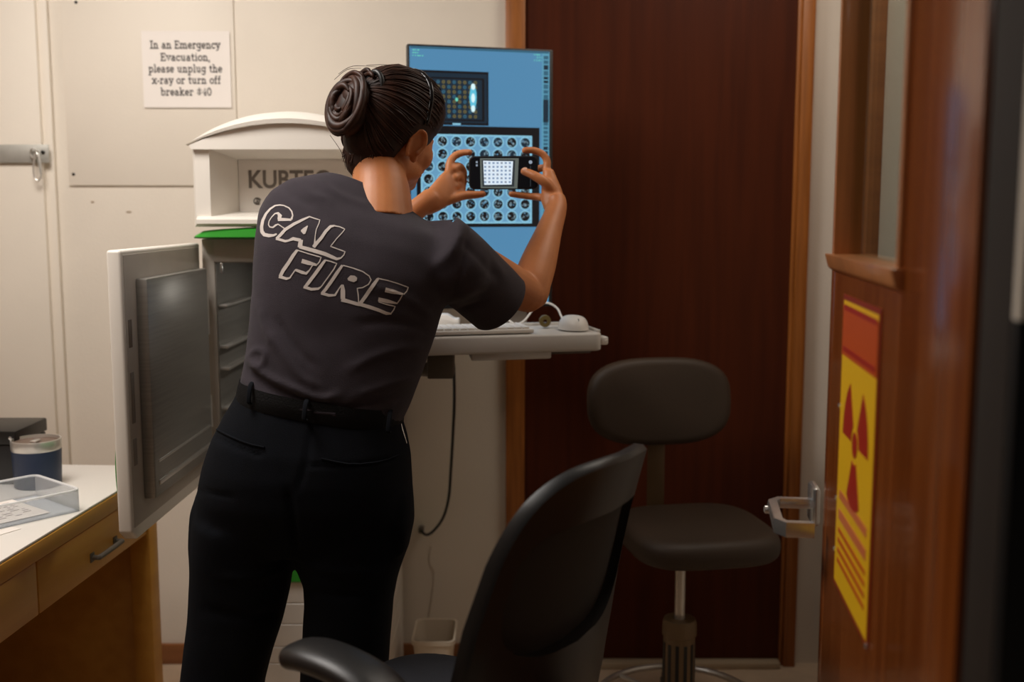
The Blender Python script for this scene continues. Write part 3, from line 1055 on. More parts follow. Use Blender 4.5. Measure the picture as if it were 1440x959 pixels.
# top bar and green read-outs
lay[0] = .0009
srect((.006, .006), (mw - .012, .011), 11)
for (px, py, wd) in ((580, 69, 10), (580, 73, 8), (580, 77, 15), (751, 76, 9), (755, 80, 7), (751, 84, 10)):
    a, b = mp(px, py), mp(px + wd, py + 2.2)
    lay[0] = .0011
    x = a[0]
    while x < b[0]:
        srect((x, a[1]), (min(x + random.uniform(.002, .005), b[0]), a[1] + .003), 10)
        x += .0062
# upper picture window: dark frame with a lit tray of samples
a, b = mp(590, 98), mp(687, 177)
lay[0] = .0010
srect(a, b, 2)
lay[0] = .0012
srect((a[0] + .004, a[1] + .006), (b[0] - .004, b[1] - .006), 3)
a2, b2 = mp(606, 108), mp(681, 171)
lay[0] = .0014
srect(a2, b2, 2)
lay[0] = .0016
srect((a2[0] + .003, a2[1] + .004), (b2[0] - .006, b2[1] - .004), 3)
nu, nv_ = 8, 8
for i in range(nu):
    for j in range(nv_):
        u = a2[0] + (b2[0] - a2[0]) * (.08 + .80 * (i + .5) / nu)
        v = a2[1] + (b2[1] - a2[1]) * (.05 + .90 * (j + .5) / nv_)
        sdisc(u, v, .0047, 7 if (i + j) % 3 else 11, .0018 + .00001 * j, 10)
        sdisc(u, v, .0016, 2 if (i * j) % 2 else 3, .0020 + .00001 * i, 8)
for (px, py, a_, b_, mi) in ((665, 137, .0095, .032, 8), (665, 122, .006, .008, 9), (665, 138, .005, .012, 9), (665, 153, .0055, .009, 9), (612, 140, .006, .028, 8), (642, 140, .004, .005, 10)):
    u, v = mp(px, py)
    sdisc_pts = [MM @ Vector((u + a_ * math.cos(t), v + b_ * math.sin(t), .0022 + (.0002 if mi == 9 else 0))) for t in np.linspace(0, 2 * math.pi, 19)[:-1]]
    S.poly(sdisc_pts, mi)
u, v = mp(642, 174.5)
sq(u, v, .011, .0022, 4, .0016)
# lower window: black border, lit plate of round dishes
lay[0] = .0024
a, b = mp(585, 176), mp(758, 319)
srect(a, b, 2)
a3, b3 = mp(591, 188), mp(747.5, 314)
lay[0] = .0026
srect(a3, b3, 5)
lay[0] = .0027
for (c0, c1) in (((a3[0], a3[1]), (b3[0], a3[1] + .004)), ((a3[0], b3[1] - .004), (b3[0], b3[1])), ((a3[0], a3[1]), (a3[0] + .004, b3[1])), ((b3[0] - .004, a3[1]), (b3[0], b3[1]))):
    srect(c0, c1, 4)
random.seed(2)
for i in range(8):
    for j in range(7):
        u = a3[0] + (b3[0] - a3[0]) * (.005 + .995 * (i + .5) / 8)
        v = a3[1] + (b3[1] - a3[1]) * (.01 + .98 * (j + .5) / 7)
        r = .0158
        sdisc(u, v, r, 4, .0029, 22)
        sdisc(u, v, r * .80, 2 if j > 2 or random.random() < .4 else 3, .0031, 22)
        for k in range(random.randint(7, 12)):
            t, q = random.random() * 6.28, math.sqrt(random.random()) * r * .66
            sq(u + q * math.cos(t), v + q * math.sin(t), random.uniform(.0010, .0026), random.uniform(.0007, .0016), random.choice((6, 6, 6, 5)), .0033 + .00003 * k, random.random() * 3)
S.build('screen', scr_m, mon, smooth=None, recalc=False)

# ================================================================== WORKSTATION MOUNT, TRAY, KEYBOARD
ZT = 1.112
tA, tB = PZ(605, 473, ZT), PZ(848, 466.5, ZT)
tx = Vector((tB.x - tA.x, tB.y - tA.y, 0)).normalized()
ty = Vector((-tx.y, tx.x, 0))                               # away from the camera
tl_ = (tB - tA).dot(tx)
MTt = frame((tA.x, tA.y, 0), tx, ty, (0, 0, 1))
kt = thing('keyboard_tray', 'pale grey keyboard shelf on a bracket arm in front of the monitor', 'keyboard tray', MTt @ Vector((.1, .1, 1.05)))
x_l = -.16
D_ = .22
mb = MB()
mb.prism([(x_l, 0.004), (tl_ - .012, 0), (tl_, .012), (tl_, D_), (x_l, D_)], .044, MTt @ Matrix.Translation((0, 0, ZT - .047)), bev=.006, seg=3)
mb.build('shelf', M_grey, kt)
mb = MB()
mb.prism([(.10, .010), (.30, .010), (.27, .17), (.12, .17)], .022, MTt @ Matrix.Translation((0, 0, ZT - .064)), bev=.005)
mb.build('underside_boss', M_grey, kt)
mb = MB()
mb.box(x_l, tl_, D_ - .012, D_, ZT - .004, ZT + .004, .002, M=MTt)
mb.box(tl_ - .008, tl_, .02, D_ - .01, ZT - .004, ZT + .003, .0015, M=MTt)
mb.build('raised_lip', M_grey, kt)
MB().box(tl_ - .002, tl_ + .018, .01, .05, ZT - .034, ZT - .014, .004, M=MTt).build('end_tab', M_white, kt)
MB().prism([(.30, .03), (tl_ - .02, .03), (tl_ - .05, .15), (.32, .15)], .012, MTt @ Matrix.Translation((0, 0, ZT - .056)), bev=.003).build('cable_tray', M_darkgrey, kt)

mb = MB()
b0, b1 = P(600, 508, tA.y + .05), P(637, 534, tA.y + .05)
by = tA.y + .06
mb.box(b0.x, b1.x, by, by + .08, b1.z, ZT - .0475, .004)
mb.build('bracket', M_darkgrey, kt)
mb = MB()
mb.tube([(b0.x + .02, by + .05, b1.z + .015), (b0.x - .06, by + .10, b1.z + .015), (XRt + .06, 2.80, b1.z + .015), (XRt + .008, 2.80, b1.z + .015)], .018, 12, smooth=4)
mb.box(XRt + .001, XRt + .010, 2.765, 2.835, b1.z - .02, b1.z + .05, .002)
mb.build('wall_arm', M_darkgrey, kt)
# riser behind the shelf that carries the monitor
u0_, u1_ = mp(700, 450)[0], mp(745, 450)[0]
MU = frame((mA.x, mA.y, 0), mx, mn * -1, (0, 0, 1))
MB().box(u0_, u1_, .0275, .040, 1.045, zbot + .10, .003, M=MU).build('riser_plate', M_grey, kt)
MB().tube([MTt @ Vector((.12, D_ - .03, ZT - .058)), MTt @ Vector((.14, D_ + .06, ZT - .06)), MU @ Vector(((u0_ + u1_) / 2, .034, 1.055))], .012, 10, smooth=4).build('link_arm', M_darkgrey, kt)

# keyboard
kb = thing('keyboard', 'slim white keyboard on the grey shelf', 'keyboard', MTt @ Vector((.05, .06, ZT)))
kx1 = tl_ * .60
kx0 = kx1 - .40
mb = MB()
mb.prism([(kx0, .012), (kx1, .012), (kx1, .125), (kx0, .125)], .010, MTt @ Matrix.Translation((0, 0, ZT)), bev=.003)
mb.build('base', M_white, kb)
mb = MB()
for r in range(5):
    for k in range(20):
        xx = kx0 + .010 + k * .0191
        yy = .018 + r * .0205
        mb.box(xx, xx + .0165, yy, yy + .0175, ZT + .0102, ZT + .0152, .0012, seg=1, M=MTt)
kk = mb.build('keycaps', M_white, kb)
kk['kind'] = 'stuff'
tp = MTt @ Vector((kx1 - .012, .10, ZT + .008))
c1 = P(702, 440, 2.68)
c2 = P(745, 440, 2.74)
mb = MB()
mb.tube([tp, tp + Vector((-.012, .03, .004)), P(722, 455, 2.64), P(702, 441, 2.70), P(685, 433, 2.74)], .0026, 8, smooth=6)
mb.build('cable', M_white, kb)
# mouse
mc_ = PZ(808, 466, ZT)
ms = thing('mouse', 'white rounded mouse at the right end of the shelf', 'mouse', (mc_.x, mc_.y + .06, ZT))
MMs = frame((0, 0, 0), tx, ty, (0, 0, 1))
cpos = Vector((mc_.x, mc_.y + .055, ZT))
rings = []
for k in range(13):
    t = k / 12
    a = math.pi / 2 * t
    sc = math.cos(a) ** .6 if t < 1 else .02
    z = .034 * math.sin(a) ** .9
    rings.append([cpos + MMs.to_3x3() @ Vector((.036 * sc * math.cos(q), .055 * sc * math.sin(q), z + .0005)) for q in np.linspace(0, 2 * math.pi, 33)[:-1]])
MB().loft(rings).build('body', M_white, ms)
MB().tube([cpos + MMs.to_3x3() @ Vector((-.002, .050, .014)), P(790, 446, cpos.y + .07), P(784, 434, cpos.y + .09), P(772, 426.5, cpos.y + .10), P(756, 427, cpos.y + .12), P(746, 440, cpos.y + .10), P(736, 452, cpos.y + .08), P(722, 458, cpos.y + .06)], .0026, 8, smooth=6).build('cable', M_white, ms)
MB().box(-.0006, .0006, -.05, -.012, .024, .030, M=Matrix.Translation(cpos) @ MMs).build('button_gap', M_grey, ms)
# small brass roll behind the keyboard
c = PZ(768, 466, ZT)
br_ = thing('tape_roll', 'small olive brown roll lying on the shelf beside the mouse', 'tape roll', (c.x, c.y + .10, ZT))
MB().lathe([(.005, -.011), (.014, -.011), (.015, -.009), (.015, .009), (.014, .011), (.005, .011), (.005, -.011)], 28, M=frame((c.x, c.y + .10, ZT + .0155), (1, 0, 0), (0, 0, 1), (0, -1, 0)), cap=False).build('roll', mat('olive_tape', (104, 88, 44), .45), br_)
# white scanner at the left end of the shelf
c = PZ(622, 468, ZT)
sc_ = thing('power_adapter', 'pale grey rounded block standing on the shelf beside the person', 'adapter', (c.x, c.y + .16, ZT))
w0, w1 = P(606, 460, c.y + .15).x, P(646, 460, c.y + .15).x
zt = P(620, 442, c.y + .15).z
mb = MB()
mb.prism([(w0, ZT + .004), (w1, ZT + .004), (w1, ZT + .02), (w1 - .012, zt - .012), (w1 - .03, zt), (w0, zt)], .05, frame((0, c.y + .19, 0), (1, 0, 0), (0, 0, 1), (0, -1, 0)), bev=.004)
mb.build('block', M_white, sc_)

# ================================================================== STOOL
sx = P(955, 900, 2.72).x
SYc = 2.72
st = thing('drafting_stool', 'brown vinyl stool on a beige column in front of the dark door', 'stool', (sx, SYc, 0))
MS = Matrix.Translation((sx, SYc, 0)) @ Matrix.Rotation(math.radians(10), 4, 'Z')


def superpad(w, d, h, e, M, n=48, m=10, e2=2.6, dome=.35):
    """cushion: superellipse outline, soft rounded edge; local z is thickness"""
    rings = []
    prof = []
    for k in range(m + 1):
        a = -math.pi / 2 + math.pi * k / m
        prof.append((math.copysign(abs(math.cos(a)) ** .8, 1) if True else 0, math.copysign(abs(math.sin(a)) ** .8, math.sin(a))))
    for s, z in [(0.0, -1.0), (.5, -1.0)] + [(1 - dome * .5 * (1 - c), zz) for c, zz in prof] + [(.5, 1.0 + dome * .12), (0.0, 1.0 + dome * .16)]:
        s = max(s, .002)
        rings.append([M @ Vector((math.copysign(abs(math.cos(q)) ** (2 / e), math.cos(q)) * w * s, math.copysign(abs(math.sin(q)) ** (2 / e), math.sin(q)) * d * s, z * h)) for q in np.linspace(0, 2 * math.pi, n + 1)[:-1]])
    return MB().loft(rings)


seat_c = P(985, 752, SYc)
szc = .555
Mseat = Matrix.Translation((seat_c.x - .01, SYc + .02, szc)) @ Matrix.Rotation(math.radians(10), 4, 'Z')
superpad(.195, .20, .036, 3.6, Mseat).build('seat', M_stoolfab, st, smooth=60)
bkc = P(927, 564, 2.93)
Mback = Matrix.Translation((bkc.x, 2.93, bkc.z)) @ Matrix.Rotation(math.radians(8), 4, 'Z') @ Matrix.Rotation(math.radians(84), 4, 'X')
bw = 104 / 1500 * 2.95
bh = 62 / 1500 * 2.95
superpad(bw, bh, .032, 2.9, Mback).build('backrest', M_stoolfab, st, smooth=60)
pz0, pz1 = P(921, 705, 2.95), P(921, 600, 2.95)
mb = MB()
mb.box(P(910, 660, 2.97).x, P(934, 660, 2.97).x, 2.963, 2.972, .50, pz1.z + .03, .002)
mb.box(P(910, 660, 2.97).x, P(934, 660, 2.97).x, 2.72, 2.968, .503, .512, .002)
mb.build('back_support', M_stoolmetal, st)
M0 = Matrix.Translation((sx, SYc, 0))
MB().lathe([(.014, .30), (.014, .512)], 20, M=M0).build('piston', M_steel2, st)
MB().lathe([(.07, .505), (.07, .512), (.0, .512)], 20, M=M0).build('seat_plate', M_dark, st)
mb = MB()
r0 = 24 / 1500 * 2.72
mb.lathe([(r0 * .96, .06), (r0 * .96, .30), (r0 * .98, .31)], 32, M=M0)
mb.lathe([(r0 * .98, .288), (r0 * 1.04, .290), (r0 * 1.04, .322), (r0 * .95, .334), (.016, .334)], 32, M=M0)
mb.build('column', M_stoolmetal, st)
for k in range(12):
    a = 2 * math.pi * (k + .5) / 12
    Mk = M0 @ Matrix.Rotation(a, 4, 'Z')
    MB().box(r0 * .93, r0 * .985, -.0045, .0045, .07, .272, M=Mk).build('column_slot', M_blackpl, st)
for k in range(5):
    a = 2 * math.pi * k / 5 + .3
    Mk = M0 @ Matrix.Rotation(a, 4, 'Z')
    lg = MB().tube([Mk @ Vector((.03, 0, .12)), Mk @ Vector((.12, 0, .105)), Mk @ Vector((.26, 0, .062))], [.02, .018, .012], 10, smooth=4).build('leg', M_stoolmetal, st)
    MB().lathe([(.010, -.011), (.024, -.011), (.026, 0), (.024, .011), (.010, .011)], 20, M=Mk @ frame((.265, 0, .0265), (1, 0, 0), (0, 0, 1), (0, -1, 0))).tube([Mk @ Vector((.262, 0, .07)), Mk @ Vector((.262, 0, .035))], .006, 8).build('caster', M_blackpl, lg)
MB().tube([M0 @ Vector((.215 * math.cos(t), .215 * math.sin(t), .105)) for t in np.linspace(0, 2 * math.pi, 49)[:-1]], .009, 10, loop=True).build('foot_ring', M_steel2, st)
mb = MB()
for k in range(3):
    a = 2 * math.pi * k / 3 + .2
    mb.tube([M0 @ Vector((r0 * .9 * math.cos(a), r0 * .9 * math.sin(a), .105)), M0 @ Vector((.212 * math.cos(a), .212 * math.sin(a), .105))], .006, 8)
mb.build('foot_ring_spoke', M_steel2, st)

# ================================================================== OFFICE CHAIR (foreground)
ox, oy = -.12, 1.79
fyaw = math.atan2(.84, .54)
MC = Matrix.Translation((ox, oy, 0)) @ Matrix.Rotation(fyaw, 4, 'Z')      # +y local = the way the chair faces
ch = thing('office_chair', 'black mesh-back office chair in the foreground with curved armrest', 'office chair', (ox, oy, 0))
M0 = MC


def back_pt(u, v, off=0.0):
    """point on the chair's backrest: u across -1..1, v bottom to top 0..1, off towards the rear"""
    wv = np.interp(v, [0, .1, .26, .42, .60, .78, .92, 1.0], [.165, .205, .238, .236, .222, .204, .188, .170])
    z = .56 + .475 * v - .022 * (abs(u) ** 3) * max(0, (v - .7) / .3)
    y = -.226 - .140 * max(0.0, v - .28) ** 1.2 + .060 * u * u - off
    return MC @ Vector((u * wv, y - .02, z))


# frame outline (rounded superellipse in u,v)
def outline(r, n=72, e=5.5):
    out = []
    for q in np.linspace(0, 2 * math.pi, n + 1)[:-1]:
        u = math.copysign(abs(math.cos(q)) ** (2 / e), math.cos(q)) * r
        v = .5 + .5 * math.copysign(abs(math.sin(q)) ** (2 / e), math.sin(q)) * r
        out.append((u, v))
    return out


mb = MB()
rings = []
ou = outline(1.0)
inn = []
for (u, v) in ou:
    # window of the frame: narrow sides, deep header and deep bottom
    ui = u * (.85 if v > .5 else .85 * (1 - .16 * ((.5 - v) / .5) ** 2))
    vi = .33 + v * (.80 - .33) + (.045 * (abs(u) ** 2) * (1 - v) if v < .5 else 0.0)
    inn.append((ui, vi))
for (u, v), (ui, vi) in zip(ou, inn):
    um, vm = u * .92 + ui * .08, v * .92 + vi * .08
    rings.append([back_pt(u, v, -.004), back_pt(u, v, .012), back_pt(um, vm, .020), back_pt(ui, vi, .018), back_pt(ui, vi, .010), back_pt(ui * .985, vi, -.006)])
mb.loft(rings, loop=True)
mb.build('back_frame', M_blackpl, ch, smooth=50)
mb = MB()
N = 24
rows_ = []
for i in range(N + 1):
    v = .27 + .56 * i / N
    rows_.append([back_pt(-.88 + 1.76 * k / N, v, .004 - .012 * math.cos((-.88 + 1.76 * k / N) * 1.6)) for k in range(N + 1)])
mb.loft(rows_, cap=False, closed=False)
me_ = mb.build('mesh_panel', M_mesh, ch, smooth=80)
# spine
mb = MB()
sp_ = [MC @ Vector((0, -.305, .62)), MC @ Vector((0, -.315, .54)), MC @ Vector((0, -.28, .44)), MC @ Vector((0, -.16, .405)), MC @ Vector((0, 0, .405))]
mb.tube(sp_, [.03, .034, .034, .03, .03], 12, flat=.5, smooth=5)
mb.build('spine', M_blackpl, ch)
Ms = MC @ Matrix.Translation((0, .02, .475))
superpad(.25, .245, .045, 4.0, Ms).build('seat', M_seatfab, ch, smooth=60)
MB().box(-.12, .12, -.12, .12, .385, .432, .01, M=MC).build('mechanism', M_blackpl, ch)
# armrests
for s in (-1, 1):
    pts = [(-.15, .640), (-.13, .674), (-.09, .704), (-.03, .722), (.04, .726), (.09, .714)]
    if s > 0:
        pts = [(y * .4 if y > 0 else y, z - .03) for y, z in pts]
    rings = []
    pp, rr = spline([Vector((s * .285, y, z)) for y, z in pts], [.030, .040, .044, .044, .043, .034], 6)
    n = len(pp)
    for i, p in enumerate(pp):
        t = (pp[min(i + 1, n - 1)] - pp[max(i - 1, 0)]).normalized()
        side = Vector((1, 0, 0))
        up = side.cross(t)
        w = rr[i]
        kcap = 1.0
        if i < 4:
            kcap = math.sqrt(1 - ((4 - i) / 4.3) ** 2)
        if i > n - 5:
            kcap = math.sqrt(1 - ((i - (n - 5)) / 4.3) ** 2)
        rings.append([MC @ (p + side * w * kcap * math.copysign(abs(math.cos(q)) ** .75, math.cos(q)) + up * .020 * kcap * math.copysign(abs(math.sin(q)) ** .85, math.sin(q))) for q in np.linspace(0, 2 * math.pi, 25)[:-1]])
    mb = MB()
    mb.loft(rings)
    ar = mb.build('armrest', M_armpl, ch, smooth=70)
    mb = MB()
    mb.tube([MC @ Vector((s * .285, -.04, .69)), MC @ Vector((s * .29, -.03, .60)), MC @ Vector((s * .28, -.01, .48)), MC @ Vector((s * .20, -.01, .415)), MC @ Vector((s * .10, -.01, .412))], [.022, .022, .022, .02, .02], 12, flat=.6, smooth=5)
    mb.build('armrest_post', M_blackpl, ch)
MB().lathe([(.03, .10), (.03, .26), (.022, .262), (.022, .39)], 24, M=MC).build('gas_column', M_blackpl, ch)
for k in range(5):
    a = 2 * math.pi * k / 5 + .5
    Mk = MC @ Matrix.Rotation(a, 4, 'Z')
    lg = MB().tube([Mk @ Vector((.02, 0, .115)), Mk @ Vector((.14, 0, .105)), Mk @ Vector((.30, 0, .072))], [.03, .026, .018], 12, flat=.7, smooth=4).build('leg', M_blackpl, ch)
    MB().lathe([(.010, -.018), (.026, -.018), (.028, -.012), (.028, .012), (.026, .018), (.010, .018)], 20, M=Mk @ frame((.30, 0, .0285), (1, 0, 0), (0, 0, 1), (0, -1, 0))).tube([Mk @ Vector((.30, 0, .075)), Mk @ Vector((.30, 0, .04))], .008, 8).build('caster', M_blackpl, lg)

# ================================================================== OPEN DOOR (foreground right)
H0 = Vector((.421, .972, 0))
hd = Vector((.131, 1.0, 0)).normalized()
hn = Vector((-hd.y, hd.x, 0))                 # visible face, towards -X
MDr = frame(H0, hd, hn, (0, 0, 1))            # x hinge to latch, y out of the visible face
MDi = MDr.inverted()


def dp(px, py, off=0.0):
    v = MDi @ PP(px, py, H0 + hn * off, hn)
    return v.x, v.z


L1 = dp(1166, 480)[0]
TH = .042
od = thing('door_3', 'varnished wood door with a glass light, standing open at the right', 'door', H0)
od['kind'] = 'structure'
wa, wb = dp(1277, 200)[0], dp(1181, 200)[0]
zs = dp(1200, 366)[1]
ztop_w = 1.93
mb = MB()
mb.box(0, wa, -TH, 0, .01, 2.04, .002, M=MDr)
mb.box(wb, L1, -TH, 0, .01, 2.04, .002, M=MDr)
mb.box(wa, wb, -TH, 0, .01, zs - .012, M=MDr)
mb.box(wa, wb, -TH, 0, ztop_w, 2.04, M=MDr)
mb.build('slab', M_varn, od)
mb = MB()
f_ = .012
mb.box(wa - .002, wa + f_, -TH + .004, .006, zs, ztop_w, .003, M=MDr)
mb.box(wb - f_, wb + .002, -TH + .004, .006, zs, ztop_w, .003, M=MDr)
mb.box(wa, wb, -TH + .004, .006, ztop_w - f_, ztop_w + .002, .003, M=MDr)
mb.build('glazing_bead', M_varn2, od)
mb = MB()
mb.prism([(0, 0), (.018, 0), (.012, -.022), (0, -.03)], wb - wa + .02, MDr @ frame((wa - .01, -.002, zs + .004), (0, 1, 0), (0, 0, 1), (1, 0, 0)), bev=.002)
mb.box(wa, wb, -TH + .004, 0, zs - .014, zs + .004, .002, M=MDr)
mb.build('window_sill', M_varn2, od)
MB().box(wa + .002, wb - .002, -.023, -.019, zs, ztop_w, M=MDr).build('glass_pane', glass('door_glass', (240, 244, 240), .03, .03, False), od)

# warning sign on the door
s_tr, s_br = dp(1240, 432), dp(1223, 915)
s_tl, s_bl = dp(1187, 415), dp(1175, 822)
sx0, sx1 = (s_tr[0] + s_br[0]) / 2, (s_tl[0] + s_bl[0]) / 2
sz1, sz0 = (s_tr[1] + s_tl[1]) / 2, (s_br[1] + s_bl[1]) / 2
ws = thing('warning_sign', 'tall yellow radiation warning sign with red trefoil on the open door', 'warning sign', MDr @ Vector(((sx0 + sx1) / 2, .002, sz0)))
MB().box(sx0, sx1, .0003, .0020, sz0, sz1, .0005, M=MDr, seg=1).build('plate', mat('dark_red_border', (150, 50, 24), .4), ws)
bd_ = .008
MB().box(sx0 + bd_, sx1 - bd_, .0018, .0026, sz0 + bd_, sz1 - bd_, M=MDr).build('yellow_field', M_yellow, ws)
zhd = sz1 - (sz1 - sz0) * .20
MB().box(sx0 + bd_, sx1 - bd_, .0024, .0032, zhd, sz1 - bd_ * 2, M=MDr).build('header_band', M_orange, ws)
mb = MB()
for k in range(2):
    mb.box(sx0 + bd_ * 2.2, sx1 - bd_ * 2.2, .0032, .0036, zhd + .006 + k * .062, zhd + .014 + k * .062, M=MDr)
mb.build('header_rule', M_magenta, ws)
tcx, tcz = (sx0 + sx1) / 2, sz0 + (sz1 - sz0) * .545
R_ = (sx1 - sx0) * .35
mb = MB()
for a0 in (90 - 30 + 0, 210 - 30, 330 - 30):
    a0 += 180
    pts = []
    for t in np.linspace(a0, a0 + 60, 13):
        pts.append((tcx + R_ * math.cos(math.radians(t)), tcz + R_ * math.sin(math.radians(t))))
    for t in np.linspace(a0 + 60, a0, 7):
        pts.append((tcx + R_ * .30 * math.cos(math.radians(t)), tcz + R_ * .30 * math.sin(math.radians(t))))
    mb.prism(pts, .0008, MDr @ frame((0, .0034, 0), (1, 0, 0), (0, 0, 1), (0, -1, 0)))
pts = [(tcx + R_ * .2 * math.cos(t), tcz + R_ * .2 * math.sin(t)) for t in np.linspace(0, 2 * math.pi, 21)[:-1]]
mb.prism(pts, .0008, MDr @ frame((0, .0034, 0), (1, 0, 0), (0, 0, 1), (0, -1, 0)))
mb.build('trefoil', M_magenta, ws)
mb = MB()
hgt = sz1 - sz0
for f0, f1 in ((.315, .345), (.245, .28)):
    mb.box(sx0 + .03, sx1 - .03, .0024, .0032, sz0 + hgt * f0, sz0 + hgt * f1, M=MDr)
mb.build('pale_band', M_pinkish, ws)
mb = MB()
for f0 in (.20, .165, .13, .095):
    mb.box(sx0 + .03, sx1 - .03, .0024, .0032, sz0 + hgt * f0, sz0 + hgt * f0 + .007, M=MDr)
mb.build('text_rule', M_orange, ws)
for (a, b) in ((sx1 - .004, sz0 + hgt * .30), (sx1 - .004, sz0 + hgt * .62), (sx0 + .004, sz0 + .004), (sx1 - .004, sz0 + hgt * .12)):
    MB().lathe([(.004, 0), (.004, .002), (.002, .003)], 10, M=MDr @ frame((a, .002, b), (1, 0, 0), (0, 0, 1), (0, -1, 0)) @ Matrix.Rotation(math.pi, 4, 'X')).build('tack', M_chrome, ws)

# lever handle
la = dp(1150, 708)
lh = od
rx, rz = la[0], la[1]
mb = MB()
mb.box(rx - .030, rx + .030, 0, .014, rz - .034, rz + .034, .006, M=MDr)
rose = mb.build('rose', M_chrome, lh)
o_ = .078
mb = MB()
dr_ = .012
path = [Vector((rx, .010, rz)), Vector((rx, o_ - .012, rz)), Vector((rx - .012, o_, rz - .001)), Vector((rx - .10, o_, rz - dr_)), Vector((rx - .112, o_ - .012, rz - dr_ - .002)), Vector((rx - .112, .022, rz - dr_ - .002))]
rings = []
n = len(path)
for i, p in enumerate(path):
    t = (path[min(i + 1, n - 1)] - path[max(i - 1, 0)]).normalized()
    s_ = t.cross(Vector((0, 0, 1))).normalized()
    hh_ = .0085 if i < 3 else .0125
    rings.append([MDr @ (p + s_ * x + Vector((0, 0, 1)) * z) for x, z in ((-.007, -hh_), (.007, -hh_), (.009, 0), (.007, hh_), (-.007, hh_), (-.009, 0))])
mb.loft(rings)
mb.build('lever_handle', M_chrome, lh, smooth=40)
MB().lathe([(.007, 0), (.007, .008), (.004, .010)], 14, M=MDr @ frame((rx - .006, o_ + .004, rz - .012), (1, 0, 0), (0, 0, 1), (0, -1, 0)) @ Matrix.Rotation(math.pi, 4, 'X')).build('lock_button', M_chrome, lh)
MB().box(L1 - .0005, L1 + .0015, -TH + .008, -.008, rz - .06, rz + .06, .0005, M=MDr, seg=1).build('latch_plate', M_steel2, od)
for z in (.25, 1.05, 1.85):
    MB().tube([MDr @ Vector((-.004, -TH - .006, z - .05)), MDr @ Vector((-.004, -TH - .006, z + .05))], .006, 10).build('hinge', M_dark, od)

# ================================================================== PERSON
per = thing('person', 'person in charcoal t-shirt and navy trousers, back turned, photographing the screen with a phone', 'person', (P(430, 700, 2.12).x, 2.12, 0))


def oval(L, R, bf, bb, n=40, e=2.4, yaw=0.0):
    """ring through a left and a right point; bf / bb are the depths to the front and to the back"""
    L, R = Vector(L), Vector(R)
    c = (L + R) / 2
    A = (R - L) / 2
    D = Vector((-A.y, A.x, 0)).normalized()
    out = []
    for q in np.linspace(0, 2 * math.pi, n + 1)[:-1]:
        cx, sy = math.cos(q), math.sin(q)
        x = math.copysign(abs(cx) ** (2 / e), cx)
        y = math.copysign(abs(sy) ** (2 / e), sy)
        out.append(c + A * x + D * y * (bf if y > 0 else bb))
    return out


YT = 2.12


def PL(px, py, Y=YT):
    return P(px, py, Y)


# ---------------- t-shirt
shirt_rows = [  # left px, right px, depth y of the ring, front, back
    ((335, 588), (566, 618), 2.12, .125, .120),
    ((337, 556), (567, 592), 2.12, .125, .122),
    ((343, 524), (579, 566), 2.12, .125, .120),
    ((350, 482), (592, 530), 2.12, .120, .115),
    ((355, 432), (606, 490), 2.13, .118, .114),
    ((357, 382), (618, 448), 2.14, .122, .118),
    ((360, 335), (634, 405), 2.15, .122, .118),
    ((366, 297), (648, 368), 2.16, .112, .106),
    ((380, 268), (643, 340), 2.17, .096, .088),
    ((408, 250), (612, 318), 2.18, .078, .070),
    ((452, 243), (583, 298), 2.19, .068, .060),
    ((480, 238), (572, 282), 2.205, .062, .056),
    ((494, 226), (572, 262), 2.22, .058, .054),
]
mb = MB()
rings = [oval(PL(*l, y), PL(*r, y), f, b) for l, r, y, f, b in shirt_rows]
mb.loft(rings)


def limb(mb, pts, rs, n=24, sub=4, flat=1.0, up=None):
    mb.tube(pts, rs, n, smooth=sub, flat=flat, up=up)


# joints
shR = PL(622, 352, 2.14)
elR = PL(743, 412, 2.30)
wrR = PL(783, 292, 2.46)
shL = PL(402, 300, 2.17)
elL = PL(478, 385, 2.385)
wrL = PL(594, 288, 2.44)
cuffR = PL(700, 424, 2.245)
# right sleeve
ax = (cuffR - shR).normalized()
limb(mb, [shR - ax * .03, shR + ax * .03, shR.lerp(cuffR, .62), cuffR, cuffR + ax * .03], [.070, .074, .074, .0735, .074])
mb.ell(PL(637, 376, 2.145), (.078, .072, .070))
# left sleeve, reaching forward past the chest
cuffL = shL.lerp(elL, .62)
axl = (cuffL - shL).normalized()
limb(mb, [shL + Vector((.012, -.02, -.006)), shL.lerp(cuffL, .4), cuffL, cuffL + axl * .03], [.070, .072, .070, .070])
shirt = remesh(mb.bm, .006, 26)


